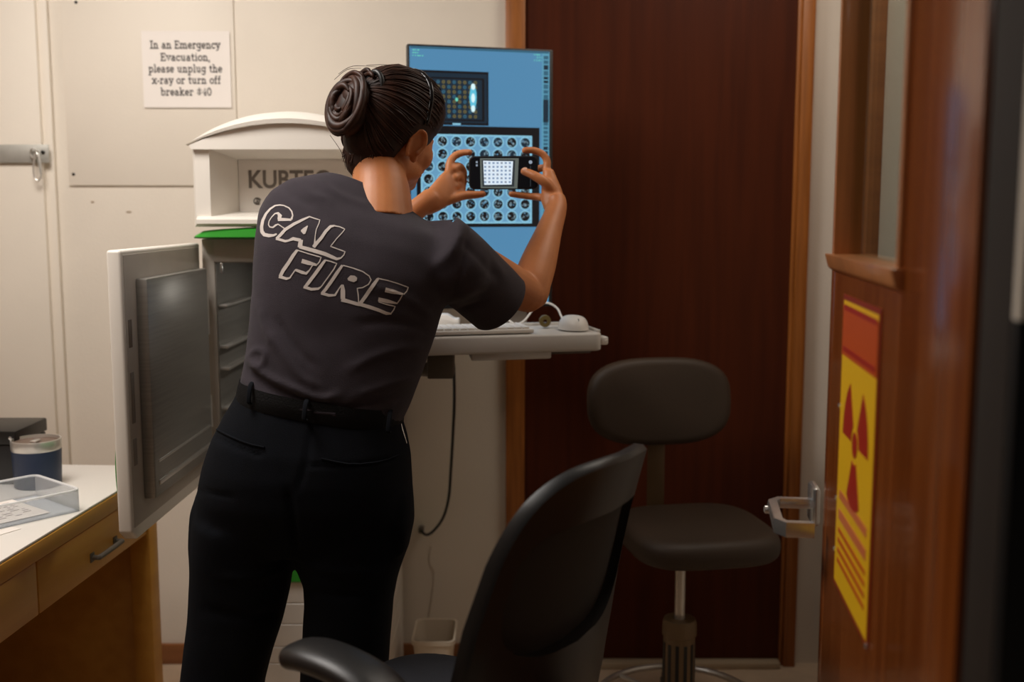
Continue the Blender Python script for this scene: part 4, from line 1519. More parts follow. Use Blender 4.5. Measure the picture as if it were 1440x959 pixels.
# folds: ridges and valleys along lines given where they show on the back
folds = [  # polyline px, amplitude (m), half width (px)
    ([(350, 500), (362, 492), (373, 497), (370, 512), (358, 518)], .0045, 5),
    ([(350, 505), (378, 530), (420, 549), (452, 560), (474, 556)], .008, 7),
    ([(352, 522), (385, 546), (430, 566), (500, 577)], -.006, 6),
    ([(345, 535), (372, 556), (420, 574), (480, 583)], .006, 6),
    ([(378, 462), (400, 500), (424, 530), (450, 545)], .005, 8),
    ([(390, 450), (415, 488), (445, 518)], -.004, 7),
    ([(366, 430), (374, 462), (384, 490)], .004, 7),
    ([(612, 452), (588, 430), (556, 412), (520, 402)], .004, 9),
    ([(610, 470), (582, 458), (545, 452), (505, 455)], -.004, 8),
    ([(604, 492), (570, 490), (530, 500), (490, 520)], .004, 9),
    ([(592, 530), (550, 540), (500, 556)], .004, 8),
    ([(584, 552), (540, 566), (490, 572)], -.004, 7),
    ([(404, 248), (418, 258), (436, 272), (462, 282)], .0035, 7),
    ([(388, 258), (410, 274), (446, 292)], -.003, 7),
    ([(444, 250), (470, 270), (520, 290)], .003, 7),
    ([(662, 318), (655, 345), (648, 385), (634, 420)], -.002, 4),
    ([(668, 330), (690, 362), (712, 392)], .004, 8),
    ([(640, 425), (664, 410), (690, 396)], .005, 8),
    ([(632, 440), (656, 432), (680, 424)], -.004, 6),
    ([(650, 340), (676, 366), (696, 392)], -.003, 7),
]


def seg_dist(p, poly):
    best = 1e9
    for (x0, y0), (x1, y1) in zip(poly[:-1], poly[1:]):
        dx, dy = x1 - x0, y1 - y0
        t = np.clip(((p[:, 0] - x0) * dx + (p[:, 1] - y0) * dy) / (dx * dx + dy * dy), 0, 1)
        d = np.hypot(p[:, 0] - x0 - t * dx, p[:, 1] - y0 - t * dy)
        best = np.minimum(best, d)
    return best


def wrinkle(me, folds, amp_noise, scale, seed):
    n = len(me.vertices)
    co = np.empty(n * 3)
    no = np.empty(n * 3)
    me.vertices.foreach_get('co', co)
    me.vertices.foreach_get('normal', no)
    co, no = co.reshape(-1, 3), no.reshape(-1, 3)
    d = co - np.array(CAM)
    f = d[:, 1] * math.cos(PITCH) - d[:, 2] * math.sin(PITCH)
    up = d[:, 1] * math.sin(PITCH) + d[:, 2] * math.cos(PITCH)
    px = np.stack([720 + FPX * d[:, 0] / f, 479.5 - FPX * up / f], 1)
    facing = np.clip(-no[:, 1] * 1.6, 0, 1)
    disp = np.zeros(n)
    for poly, a, w in folds:
        poly = [Vector((*q, 0)) for q in poly]
        pl, _ = spline(poly, [1] * len(poly), 5)
        pl = [(q.x, q.y) for q in pl]
        dist = seg_dist(px, pl)
        near = dist < w * 3
        # fade at the two ends
        e0 = np.hypot(px[:, 0] - pl[0][0], px[:, 1] - pl[0][1])
        e1 = np.hypot(px[:, 0] - pl[-1][0], px[:, 1] - pl[-1][1])
        fade = np.clip(np.minimum(e0, e1) / (w * 2.0) + .25, 0, 1)
        disp += np.where(near, a * np.exp(-(dist / (w * .75)) ** 2) * facing * fade, 0)
    if amp_noise:
        for i in range(n):
            v = Vector(co[i])
            disp[i] += amp_noise * mnoise.noise(Vector((v.x * scale[0] + seed, v.y * scale[1], v.z * scale[2])))
    co += no * disp[:, None]
    me.vertices.foreach_set('co', co.ravel())
    me.update()


wrinkle(shirt, folds, .0026, (11, 8, 15), 3.0)
bm = bmesh.new()
bm.from_mesh(shirt)


def cut(bm, co, no, test):
    geom = [f for f in bm.faces if test(f.calc_center_median())]
    vs = set(v for f in geom for v in f.verts)
    es = set(e for f in geom for e in f.edges)
    bmesh.ops.bisect_plane(bm, geom=geom + list(es) + list(vs), plane_co=co, plane_no=no, clear_outer=True)


cut(bm, cuffR, ax, lambda c: (c - cuffR).length < .13 and (c - cuffR).dot(ax) > -.03)
cut(bm, cuffL, axl, lambda c: (c - cuffL).length < .10 and (c - cuffL).dot(axl) > -.015 and ((c - cuffL) - axl * (c - cuffL).dot(axl)).length < .074)
# hem: lower left to lower right
hl, hr = PL(338, 541), PL(566, 595)
hx_ = (hr - hl).normalized()
hno = hx_.cross(Vector((0, 1, 0)))
if hno.z > 0:
    hno = -hno
cut(bm, hl, hno, lambda c: c.z < hl.z + .04)
# neckline: from the back of the collar up over the shoulders
na, nb = PL(480, 247, 2.17), PL(576, 292, 2.17)
nx_ = (nb - na).normalized()
nno = Vector((.25, .55, 0.9)).cross(Vector((0, 0, 0))) if False else (Matrix.Rotation(math.radians(-26), 3, nx_) @ nx_.cross(Vector((0, 1, 0))) * -1)
if nno.z < 0:
    nno = -nno
neckc = (na + nb) / 2
cut(bm, neckc + Vector((0, 0, -.004)), nno, lambda c: (c - neckc).length < .17 and c.z > neckc.z - .12)
bmesh.ops.delete(bm, geom=[v for v in bm.verts if not v.link_faces], context='VERTS')
bvh_shirt = BVHTree.FromBMesh(bm)
neck_edge = [e.verts for e in bm.edges if e.is_boundary and (e.verts[0].co - neckc).length < .16 and e.verts[0].co.z > neckc.z - .1]
me = bpy.data.meshes.new('shirt')
bm.to_mesh(me)
bm.free()
shirt_me = solidify(me, .0022)
shirt_o = link('t_shirt', shirt_me, M_shirt, per, 180)
shirt_o['label'] = 'charcoal t-shirt with white outlined lettering across the back'


# ---------------- lettering on the back of the shirt
def on_shirt(px, py, off):
    r = ray(px, py).normalized()
    hit = bvh_shirt.ray_cast(CAM, r)
    if hit[0] is None:
        return P(px, py, 2.02)
    n_ = hit[1]
    if n_.dot(r) > 0:
        n_ = -n_
    return hit[0] + n_ * off


def Z1(x, y):
    return 355 + x / 10.286, 280 + y / 10.286


def Z2(x, y):
    return 385 + x / 7.2, 345 + y / 7.2


def densify(pts, step):
    out = [pts[0]]
    for a, b in zip(pts[:-1], pts[1:]):
        d = math.hypot(b[0] - a[0], b[1] - a[1])
        k = max(1, int(d / step))
        for i in range(1, k + 1):
            out.append(tuple(a[q] + (b[q] - a[q]) * i / k for q in range(3)))
    return out


cal = [
    [(565, 298, 30), (584, 240, 20), (570, 180, 20), (530, 130, 18), (460, 97, 18), (400, 88, 20), (330, 98, 22), (260, 145, 28), (200, 215, 34), (155, 310, 42), (138, 400, 46), (142, 470, 52), (175, 515, 52), (240, 530, 50), (310, 525, 34), (355, 505, 22)],
    [(565, 302, 30), (480, 299, 40), (372, 297, 46)],
    [(385, 300, 44), (402, 245, 60), (372, 206, 34), (330, 212, 18), (280, 265, 13), (245, 320, 13), (236, 370, 16), (255, 405, 18), (300, 412, 24), (340, 380, 26), (375, 365, 16), (420, 395, 13), (470, 430, 16)],
    [(825, 258, 22), (720, 305, 36), (600, 365, 42), (480, 440, 44), (400, 530, 44), (350, 575, 34)],
    [(345, 572, 38), (480, 612, 36), (530, 600, 30), (590, 575, 48), (700, 598, 46)],
    [(705, 590, 58), (695, 650, 64), (690, 700, 66)],
    [(820, 256, 20), (900, 283, 15), (975, 305, 15), (965, 350, 13), (925, 440, 12), (908, 540, 13), (902, 640, 24), (895, 700, 44)],
    [(800, 390, 10), (765, 435, 55), (735, 478, 80), (722, 490, 60)],
    [(1190, 388, 22), (1130, 400, 40), (1060, 470, 44), (1000, 560, 46), (930, 640, 50), (885, 695, 50)],
    [(1180, 388, 18), (1260, 403, 15), (1335, 435, 16), (1310, 475, 13), (1220, 570, 13), (1130, 685, 15), (1220, 718, 15), (1340, 762, 17), (1322, 810, 15), (1280, 852, 20)],
    [(680, 690, 46), (800, 722, 54), (900, 750, 56), (1050, 795, 55), (1150, 838, 50), (1220, 868, 40), (1285, 852, 20)],
]
fire = [
    [(238, 50, 26), (200, 100, 34), (150, 180, 36), (100, 250, 36), (65, 318, 32)],
    [(55, 315, 32), (130, 338, 26), (165, 330, 17), (190, 292, 11), (215, 255, 11), (228, 246, 20)],
    [(225, 250, 26), (290, 275, 32), (330, 285, 28), (365, 250, 9), (385, 215, 7), (395, 205, 7)],
    [(285, 158, 44), (350, 178, 42), (438, 200, 22)],
    [(235, 48, 12), (350, 85, 8), (480, 122, 11), (465, 165, 9), (440, 196, 9)],
    [(520, 153, 24), (470, 220, 34), (420, 290, 34), (360, 370, 34), (315, 428, 30)],
    [(305, 420, 30), (380, 445, 28), (450, 440, 24), (478, 422, 12)],
    [(515, 148, 10), (580, 165, 8), (638, 185, 9), (610, 240, 8), (545, 330, 8), (480, 420, 9)],
    [(695, 203, 24), (640, 280, 34), (580, 370, 34), (530, 440, 32), (488, 490, 30)],
    [(480, 483, 30), (560, 507, 28), (620, 505, 22), (660, 440, 9), (690, 400, 14)],
    [(695, 398, 26), (700, 460, 46), (700, 545, 46)],
    [(685, 548, 42), (780, 575, 34), (870, 600, 36)],
    [(700, 203, 10), (800, 230, 8), (900, 265, 8), (965, 310, 9), (985, 350, 9), (960, 395, 9), (900, 428, 9), (845, 435, 11), (855, 500, 9), (860, 580, 11)],
    [(750, 345, 20), (780, 335, 60), (815, 340, 66), (842, 343, 30)],
    [(1055, 338, 26), (1010, 400, 36), (960, 470, 36), (920, 530, 36), (875, 590, 34)],
    [(1050, 334, 14), (1150, 355, 8), (1250, 385, 8), (1360, 425, 13), (1345, 465, 9), (1315, 497, 11)],
    [(1128, 450, 44), (1200, 467, 44), (1310, 495, 16)],
    [(1300, 505, 8), (1275, 550, 8), (1245, 590, 9)],
    [(1058, 546, 40), (1150, 566, 40), (1250, 588, 14)],
    [(1060, 572, 8), (1140, 598, 8), (1228, 618, 9), (1215, 650, 9), (1180, 697, 14)],
    [(850, 590, 36), (960, 622, 36), (1060, 655, 34), (1140, 688, 32), (1190, 692, 14)],
]
mb = MB()
lvl = 0
for zf, sc, strokes in ((Z1, 10.286, cal), (Z2, 7.2, fire)):
    for st_ in strokes:
        v3 = [Vector((a, b, 0)) for a, b, _ in st_]
        pts = densify(st_, 26)
        n = len(pts)
        lvl += 1
        off = .0009 + .00003 * (lvl % 10)
        Ls, Cs, Rs = [], [], []
        for i in range(n):
            a, b = pts[max(i - 1, 0)], pts[min(i + 1, n - 1)]
            tx_, ty_ = b[0] - a[0], b[1] - a[1]
            ll = math.hypot(tx_, ty_) or 1
            nx2, ny2 = -ty_ / ll, tx_ / ll
            x, y, w = pts[i]
            ext = 0
            w = max(w, 11)
            Ls.append(on_shirt(*zf(x + nx2 * w / 2, y + ny2 * w / 2), off))
            Cs.append(on_shirt(*zf(x, y), off))
            Rs.append(on_shirt(*zf(x - nx2 * w / 2, y - ny2 * w / 2), off))
        for i in range(n - 1):
            mb.quad(Ls[i], Ls[i + 1], Cs[i + 1], Cs[i])
            mb.quad(Cs[i], Cs[i + 1], Rs[i + 1], Rs[i])
let = mb.build('lettering', M_print, shirt_o, smooth=None, recalc=False)
let['label'] = 'white outlined print'
# collar rib
if neck_edge:
    adj = {}
    for a, b in [(tuple(e[0].co) if False else e, None) for e in []]:
        pass

# ---------------- trousers
mb = MB()
rows = [
    ((343, 535), (570, 568), 2.12, .115, .118),
    ((335, 555), (566, 590), 2.12, .120, .122),
    ((318, 580), (572, 612), 2.12, .125, .135),
    ((302, 612), (577, 640), 2.115, .130, .145),
    ((290, 650), (579, 672), 2.115, .130, .150),
    ((281, 690), (580, 705), 2.115, .130, .145),
    ((276, 730), (579, 740), 2.12, .125, .130),
    ((274, 762), (576, 768), 2.12, .110, .105),
]
mb.loft([oval(PL(*l, y), PL(*r, y), f, b, e=2.5) for l, r, y, f, b in rows])
legs = [
    [((276, 720), (425, 740), 2.12, .115, .125), ((272, 770), (414, 785), 2.12, .108, .115), ((269, 820), (407, 828), 2.12, .102, .105), ((266, 870), (396, 874), 2.12, .098, .098), ((261, 915), (383, 916), 2.12, .092, .096), ((256, 962), (371, 962), 2.12, .088, .096), ((248, 1060), (362, 1060), 2.12, .082, .094), ((244, 1180), (348, 1180), 2.13, .076, .088), ((244, 1300), (336, 1300), 2.14, .070, .080), ((246, 1400), (332, 1400), 2.14, .068, .078)],
    [((408, 735), (579, 735), 2.12, .115, .125), ((414, 782), (573, 775), 2.12, .108, .115), ((427, 815), (560, 812), 2.12, .102, .105), ((430, 845), (553, 842), 2.12, .100, .100), ((427, 890), (549, 890), 2.12, .096, .097), ((424, 925), (547, 925), 2.12, .092, .096), ((423, 962), (545, 962), 2.12, .088, .096), ((424, 1060), (540, 1060), 2.12, .082, .094), ((430, 1180), (536, 1180), 2.13, .076, .088), ((434, 1300), (530, 1300), 2.14, .070, .080), ((438, 1400), (526, 1400), 2.14, .068, .078)],
]
for lg in legs:
    mb.loft([oval(PL(*l, y), PL(*r, y), f, b, n=28, e=2.3) for l, r, y, f, b in lg])
# cargo pocket on the left thigh
mb.loft([oval(PL(284, 680, 2.13), PL(306, 680, 2.13), .05, .05, n=20, e=3), oval(PL(273, 715, 2.13), PL(306, 715, 2.13), .062, .062, n=20, e=3), oval(PL(270, 760, 2.13), PL(306, 760, 2.13), .062, .062, n=20, e=3), oval(PL(271, 800, 2.13), PL(306, 800, 2.13), .055, .055, n=20, e=3), oval(PL(280, 815, 2.13), PL(306, 815, 2.13), .04, .04, n=20, e=3)])
# pocket bulge on the right thigh
mb.loft([oval(PL(548, 690, 2.10), PL(579, 690, 2.10), .06, .06, n=20, e=3), oval(PL(540, 730, 2.10), PL(581, 735, 2.10), .075, .075, n=20, e=3), oval(PL(540, 775, 2.10), PL(575, 770, 2.10), .06, .06, n=20, e=3)])
pants = remesh(mb.bm, .007, 8)
pf = [
    ([(300, 612), (318, 622), (345, 634), (368, 640)], -.005, 3),
    ([(430, 652), (470, 656), (520, 652), (552, 645)], -.004, 3),
    ([(405, 690), (412, 730), (416, 775)], -.008, 6),
    ([(440, 600), (430, 650), (418, 690)], -.004, 5),
    ([(415, 785), (450, 800), (500, 806), (545, 800)], .005, 8),
    ([(430, 830), (470, 838), (520, 836)], -.005, 8),
    ([(400, 800), (360, 812), (310, 812)], .005, 8),
    ([(395, 860), (350, 868), (290, 858)], -.005, 9),
    ([(272, 690), (300, 694), (330, 700)], -.004, 3),
]
wrinkle(pants, pf, .0035, (9, 9, 8), 9.0)
bm = bmesh.new()
bm.from_mesh(pants)
bmesh.ops.bisect_plane(bm, geom=list(bm.verts) + list(bm.edges) + list(bm.faces), plane_co=(0, 0, .035), plane_no=(0, 0, -1), clear_outer=True)
me = bpy.data.meshes.new('trousers')
bm.to_mesh(me)
bm.free()
tro = link('trousers', me, M_pants, per, 180)
# rear pocket welts
bvh_p = BVHTree.FromPolygons([v.co for v in me.vertices], [p.vertices[:] for p in me.polygons])


def on_pants(px, py, off):
    r = ray(px, py).normalized()
    hit = bvh_p.ray_cast(CAM, r)
    if hit[0] is None:
        return P(px, py, 2.0)
    return hit[0] + (hit[1] if hit[1].dot(r) < 0 else -hit[1]) * off


for path in ([(306, 604), (325, 614), (350, 624), (372, 629)], [(452, 645), (490, 652), (530, 650), (560, 640)]):
    pl, _ = spline([Vector((*q, 0)) for q in path], [1] * 4, 5)
    MB().tube([on_pants(q.x, q.y, .001) for q in pl], .0028, 6, flat=.7).build('pocket_welt', M_pants, tro)
# belt and loops
mb = MB()
bl = [((341, 530), (571, 570), 2.12, .122, .124), ((338, 540), (569, 580), 2.12, .123, .126), ((335, 556), (567, 596), 2.12, .124, .127), ((334, 558), (567, 598), 2.12, .122, .124)]
mb.loft([oval(PL(*l, y), PL(*r, y), f, b, e=2.5) for l, r, y, f, b in bl], cap=False)
be = mb.build('belt', M_belt, per, smooth=180)
for px, py in ((352, 553), (430, 577), (548, 594)):
    a = P(px, py - 14, 1.985 if 380 < px < 530 else 2.02)
    b = P(px - 2, py + 16, 1.975 if 380 < px < 530 else 2.01)
    mb = MB()
    mb.tube([a + Vector((0, .02, 0)), a + Vector((0, -.002, -.006)), b + Vector((0, -.002, .006)), b + Vector((0, .02, 0))], .0045, 8, flat=.5, smooth=3)
    mb.build('belt_loop', M_pants, tro)
# small key clip at the right of the belt
k0 = P(562, 590, 2.10)
mb = MB()
mb.tube([k0, k0 + Vector((.003, -.006, -.012)), k0 + Vector((.008, -.006, -.03)), k0 + Vector((.012, 0, -.048))], .0028, 8, smooth=4)
kc = mb.build('key_clip', M_chrome, be)
# boots
for lx, cx_ in (((246, 1400), (332, 1400)), ((438, 1400), (526, 1400))):
    c = (PL(*lx, 2.14) + PL(*cx_, 2.14)) / 2
    mb = MB()
    rr_ = []
    for y, w, h in ((-.085, .020, .03), (-.075, .036, .06), (-.03, .042, .095), (.03, .044, .10), (.08, .046, .075), (.13, .048, .055), (.165, .040, .04), (.18, .02, .025)):
        rr_.append([Vector((c.x + w * math.copysign(abs(math.cos(q)) ** .7, math.cos(q)), c.y + y, max(.0, .012 + (h - .012) * (.5 + .5 * math.sin(q))))) for q in np.linspace(0, 2 * math.pi, 25)[:-1]])
    mb.loft(rr_)
    mb.tube([(c.x, c.y - .015, .05), (c.x, c.y - .015, .20)], [.05, .05], 20)
    mb.box(c.x - .05, c.x + .05, c.y - .09, c.y + .185, 0, .022, .008)
    mb.build('boot', mat('black_boot_leather', (22, 20, 20), .4), per, smooth=50)

# ---------------- head frame
HC = P(556, 184, 2.27)
fy = math.radians(42)
fwd = Vector((math.sin(fy), math.cos(fy), 0))
rgt = Vector((math.cos(fy), -math.sin(fy), 0))
upv = Vector((0, 0, 1))
RH = Matrix((rgt, fwd, upv)).transposed()                      # local x right, y forward, z up
RH = RH @ Matrix.Rotation(math.radians(12), 3, 'Y') @ Matrix.Rotation(math.radians(-13), 3, 'X')
MH = Matrix.Translation(HC) @ RH.to_4x4()


def hp(x, y, z):
    return MH @ Vector((x, y, z))


def he(mb, c, r, rot=None):
    R3 = RH @ rot if rot else RH
    mb.ell(hp(*c), r, R3)


# ---------------- body: head, neck, arms and hands in one surface
mb = MB()
he(mb, (0, -.012, .022), (.072, .094, .092))
he(mb, (0, .030, -.030), (.066, .064, .086))
he(mb, (0, .050, -.080), (.036, .042, .036))
he(mb, (0, .078, -.095), (.020, .016, .016))
for s in (-1, 1):
    he(mb, (s * .038, .052, -.034), (.028, .028, .032))
    he(mb, (s * .047, .014, -.066), (.020, .048, .030))
    he(mb, (s * .026, .068, .020), (.024, .012, .008))
mb.tube([hp(0, .088, .010), hp(0, .097, -.010), hp(0, .108, -.030), hp(0, .098, -.040)], [.007, .008, .011, .008], 12, smooth=4)
for s in (-1, 1):
    he(mb, (s * .011, .097, -.034), (.008, .010, .007))
    # upper and lower eyelids
    mb.tube([hp(s * .018, .080, .002), hp(s * .031, .080, .006), hp(s * .043, .068, .001)], .0045, 8, smooth=4)
    mb.tube([hp(s * .018, .079, -.006), hp(s * .031, .077, -.010), hp(s * .043, .066, -.006)], .004, 8, smooth=4)
he(mb, (0, .090, -.062), (.022, .010, .006))
he(mb, (0, .089, -.071), (.019, .010, .006))
# ears
for s in (-1, 1):
    Re = Matrix.Rotation(math.radians(-22 * s), 3, 'Z') @ Matrix.Rotation(math.radians(-12), 3, 'X')
    he(mb, (s * .074, -.006, -.018), (.006, .017, .028), Re)
    rim = []
    for q in np.linspace(-.6, 4.4, 22):
        v = Vector((s * .006, .018 * math.cos(q) * (1 - .15 * (math.sin(q) < 0)), .031 * math.sin(q)))
        v = Re @ v
        rim.append(hp(s * .076 + v.x, -.006 + v.y, -.018 + v.z))
    mb.tube(rim, .0042, 8)
    he(mb, (s * .075, .002, -.046), (.006, .009, .009), Re)
# neck
nb0 = PL(536, 318, 2.165)
nb1 = PL(535, 266, 2.20)
mb.tube([nb0, nb1, hp(0, -.030, -.060), hp(0, -.020, -.01)], [.068, .059, .046, .044], 28, smooth=4)
# core of the trunk, inside the shirt
core = [oval(PL(*l, y).lerp((PL(*l, y) + PL(*r, y)) / 2, .14), PL(*r, y).lerp((PL(*l, y) + PL(*r, y)) / 2, .16), f - .022, b - .022) for l, r, y, f, b in shirt_rows[0:10]]
mb.loft(core)
# pelvis and legs, inside the trousers
for lg in legs:
    mid = [((PL(*l, y) + PL(*r, y)) / 2, (PL(*r, y) - PL(*l, y)).length / 2) for l, r, y, f, b in lg]
    mb.tube([m_[0] for m_ in mid], [m_[1] * .72 for m_ in mid], 20)
pel = [oval(PL(*l, y).lerp((PL(*l, y) + PL(*r, y)) / 2, .12), PL(*r, y).lerp((PL(*l, y) + PL(*r, y)) / 2, .12), f - .03, b - .03) for l, r, y, f, b in rows]
mb.loft(pel)
# arms
mb.tube([shR, shR.lerp(elR, .35), shR.lerp(elR, .75), elR + Vector((0, 0, -.002)), elR.lerp(wrR, .12), elR.lerp(wrR, .35), elR.lerp(wrR, .7), wrR, P(781, 278, 2.475)], [.052, .050, .044, .0405, .042, .0400, .0300, .0235, .0215], 24, smooth=4)
mb.tube([shL, shL.lerp(elL, .35), shL.lerp(elL, .75), elL, elL.lerp(wrL, .12), elL.lerp(wrL, .35), elL.lerp(wrL, .7), wrL, P(606, 280, 2.455)], [.052, .050, .044, .040, .042, .0390, .0300, .0235, .026], 24, smooth=4)


def finger(pts, r0, r1, n=12):
    ps = [P(*q) for q in pts]
    m = len(ps)
    rs = [r0 + (r1 - r0) * i / (m - 1) for i in range(m)]
    pp, rr = spline(ps, rs, 5)
    mb.tube(pp, rr, n)
    mb.ell(pp[-1], rr[-1] * 1.0, u=12, v=8)
    mb.ell(pp[0], rr[0], u=12, v=8)


def palm(quads, th):
    """rounded slab through a list of cross-section pairs"""
    rings = []
    for (a, b, t) in quads:
        a, b = P(*a), P(*b)
        rings.append(oval_free(a, b, t))
    mb.loft(rings)


def oval_free(a, b, t, n=20):
    c, A = (a + b) / 2, (b - a) / 2
    view = (c - CAM).normalized()
    D = (view - A.normalized() * view.dot(A.normalized())).normalized()
    return [c + A * math.copysign(abs(math.cos(q)) ** .8, math.cos(q)) + D * t * math.copysign(abs(math.sin(q)) ** .8, math.sin(q)) for q in np.linspace(0, 2 * math.pi, n + 1)[:-1]]


YP = 2.50      # distance of the phone
# right hand: back of the hand to the right, phone held between index, thumb and little finger
palm([((768, 306, 2.455), (796, 304, 2.455), .020), ((766, 297, 2.463), (796, 294, 2.463), .020), ((761, 284, 2.478), (794, 280, 2.478), .021), ((761, 268, 2.488), (790, 266, 2.488), .020), ((762, 252, 2.494), (784, 252, 2.494), .018), ((764, 238, 2.502), (778, 238, 2.502), .014)], 0)
finger([(768, 240, 2.508), (769, 226, 2.512), (762, 216, 2.512), (750, 211.5, 2.510), (738, 211.5, 2.505)], .0098, .0078)     # index along the top edge
finger([(776, 268, 2.478), (766, 256, 2.470), (754, 248.5, 2.472), (745, 244, 2.478), (737, 241, 2.484)], .0135, .0088)       # thumb on the glass
finger([(772, 244, 2.515), (766, 236, 2.535), (750, 240, 2.540), (735, 246, 2.530)], .0098, .0080)                             # middle behind the phone
finger([(772, 256, 2.512), (765, 254, 2.535), (748, 256, 2.540), (733, 258, 2.530)], .0095, .0078)                             # ring behind the phone
finger([(768, 280, 2.492), (757, 277, 2.506), (745, 276, 2.510), (731, 274.5, 2.508), (719, 273, 2.503)], .0100, .0074)   # little finger under the lower edge
# left hand
palm([((590, 276, 2.445), (604, 303, 2.445), .021), ((602, 266, 2.455), (619, 296, 2.455), .022), ((612, 254, 2.468), (633, 287, 2.468), .021), ((622, 243, 2.480), (641, 275, 2.480), .018), ((629, 237, 2.488), (643, 262, 2.488), .013)], 0)
finger([(631, 243, 2.486), (633, 228, 2.496), (640, 219, 2.504), (650, 215.0, 2.506), (660, 214.0, 2.503)], .0102, .0076)      # index over the top corner
finger([(622, 284, 2.462), (637, 279, 2.470), (652, 275, 2.484), (667, 274, 2.494), (679, 273, 2.498)], .0135, .0082)          # thumb under the lower edge
finger([(638, 238, 2.492), (646, 234, 2.508), (652, 243, 2.514), (650, 254, 2.505)], .0100, .0084)                              # middle curled
finger([(640, 250, 2.488), (648, 247, 2.506), (652, 256, 2.510), (648, 264, 2.500)], .0096, .0080)                              # ring curled
finger([(640, 262, 2.484), (647, 261, 2.502), (651, 266, 2.502), (645, 270, 2.492)], .0088, .0074)                              # little curled
body_me = remesh(mb.bm, .0030, 4)
body = link('body', body_me, M_skin, per, 180)
# thumbnail
c = P(738, 241.2, 2.484) + Vector((0, -.0066, .0056))
MB().ell(c, (.0046, .0014, .0060), Matrix.Rotation(math.radians(-40), 3, 'X') @ Matrix.Rotation(1.25, 3, 'Y'), u=14, v=8).build('fingernail', M_nail, body)
# eyes and lips
for s in (-1, 1):
    m2 = MB()
    he(m2, (s * .030, .0715, -.001), (.0110, .0100, .0105))
    ey = m2.build('eyeball', M_eye, body, smooth=180)
    m2 = MB()
    he(m2, (s * .030, .0805, -.001), (.0052, .0016, .0052))
    m2.build('iris', M_iris, ey, smooth=180)
m2 = MB()
he(m2, (0, .0925, -.0615), (.021, .0085, .0048))
he(m2, (0, .0915, -.0705), (.018, .0085, .0052))
m2.build('lips', M_lip, body, smooth=180)

# ---------------- hair
def scalp(x, y, z):
    """is this head-local direction covered by hair"""
    return True


mb = MB()
he(mb, (0, -.016, .026), (.0835, .103, .104))
he(mb, (0, -.045, -.028), (.070, .068, .070))
he(mb, (0, -.047, -.072), (.054, .048, .054))
he(mb, (0, .014, .050), (.081, .084, .080))
cap = remesh(mb.bm, .004, 6)
bm = bmesh.new()
bm.from_mesh(cap)
MHi = MH.inverted()
kill = []


def hairline(v):
    """True where the head is bare: face, ears, under the hairline"""
    x, y, z = v
    ax_ = abs(x)
    # front edge of the hair: forehead arch then down before the ear
    if z > .055:
        yf = .082 + (z - .055) * .2
    elif z > -.018:
        yf = .042 + (z + .018) * .55
    else:
        yf = -.024 + (z + .018) * .35
    if y > yf and not (y > .03 and z > .098):
        return True
    # ear window
    if ((y + .006) / .020) ** 2 + ((z + .022) / .030) ** 2 < 1 and ax_ > .045:
        return True
    zn = -.122 + .55 * ax_
    return z < zn


for f in bm.faces:
    v = MHi @ f.calc_center_median()
    if hairline(v):
        kill.append(f)
bmesh.ops.delete(bm, geom=kill, context='FACES')
bmesh.ops.smooth_vert(bm, verts=[v for v in bm.verts if v.is_boundary], factor=.5, use_axis_x=True, use_axis_y=True, use_axis_z=True)
bmesh.ops.smooth_vert(bm, verts=[v for v in bm.verts if v.is_boundary], factor=.5, use_axis_x=True, use_axis_y=True, use_axis_z=True)
bvh_hair = BVHTree.FromBMesh(bm)
me = bpy.data.meshes.new('hair')
bm.to_mesh(me)
bm.free()
hair = link('hair', solidify(me, .006), M_hair, per, 180)
# combed-back locks running over the scalp to the knot
random.seed(21)
knot = Vector((-.004, -.112, .046))
mb = MB()
cen = Vector((0, -.02, .015))


def surf(d):
    """point on the hair surface in head-local direction d"""
    hit = bvh_hair.ray_cast(MH @ cen + (RH @ d) * .30, -(RH @ d))
    if hit[0] is None:
        return None
    q = MHi @ hit[0]
    return q


starts = []
for k in range(150):
    a = random.uniform(-2.75, 2.75)       # around the head's forward axis, 0 = top
    el = random.uniform(.15, .62)
    starts.append((a, el))
kd = (knot - cen).normalized()
for a, el in starts:
    # direction at the hairline: mix of forward and the ring direction
    ringd = Vector((math.sin(a), 0, math.cos(a)))
    if ringd.z < -.55:
        d0 = Vector((ringd.x * .9, -.25 - random.random() * .4, -.62))
    elif ringd.z < 0.1:
        d0 = Vector((ringd.x, random.uniform(-.25, .05), ringd.z))
    else:
        d0 = Vector((ringd.x, el + .15, ringd.z))
    d0.normalize()
    pts = []
    sway = random.uniform(-.06, .06)
    for i in range(15):
        t = i / 14
        d = (d0 * (1 - t) + kd * t)
        if d.length < .05:
            d = kd.copy()
        d.normalize()
        side = d.cross(kd)
        d = (d + side * sway * math.sin(math.pi * t)).normalized()
        q = surf(d)
        if q is None or hairline(q):
            continue
        pts.append(q + (q - cen).normalized() * random.uniform(.0000, .0022))
    if len(pts) < 5:
        continue
    r = random.uniform(.0018, .0040)
    mb.tube([MH @ q for q in pts], [r * (.35 + .65 * math.sin(math.pi * min(1, (i + .6) / len(pts)))) for i in range(len(pts))], 6, flat=.6)
# flyaway strands
random.seed(4)
for (pa, pb, pc_) in (((470, 112), (488, 98), (508, 96)), ((476, 104), (496, 93), (530, 94)), ((464, 190), (480, 214), (486, 238)), ((466, 140), (461, 160), (465, 185)), ((486, 225), (492, 240), (502, 246)), ((500, 230), (505, 243), (515, 250)), ((515, 92), (540, 91), (565, 94))):
    Yh = 2.19 if pa[0] < 510 else 2.23
    mb.tube([P(*pa, Yh), P(*pb, Yh), P(*pc_, Yh)], [.0005, .0006, .0003], 5, smooth=5)
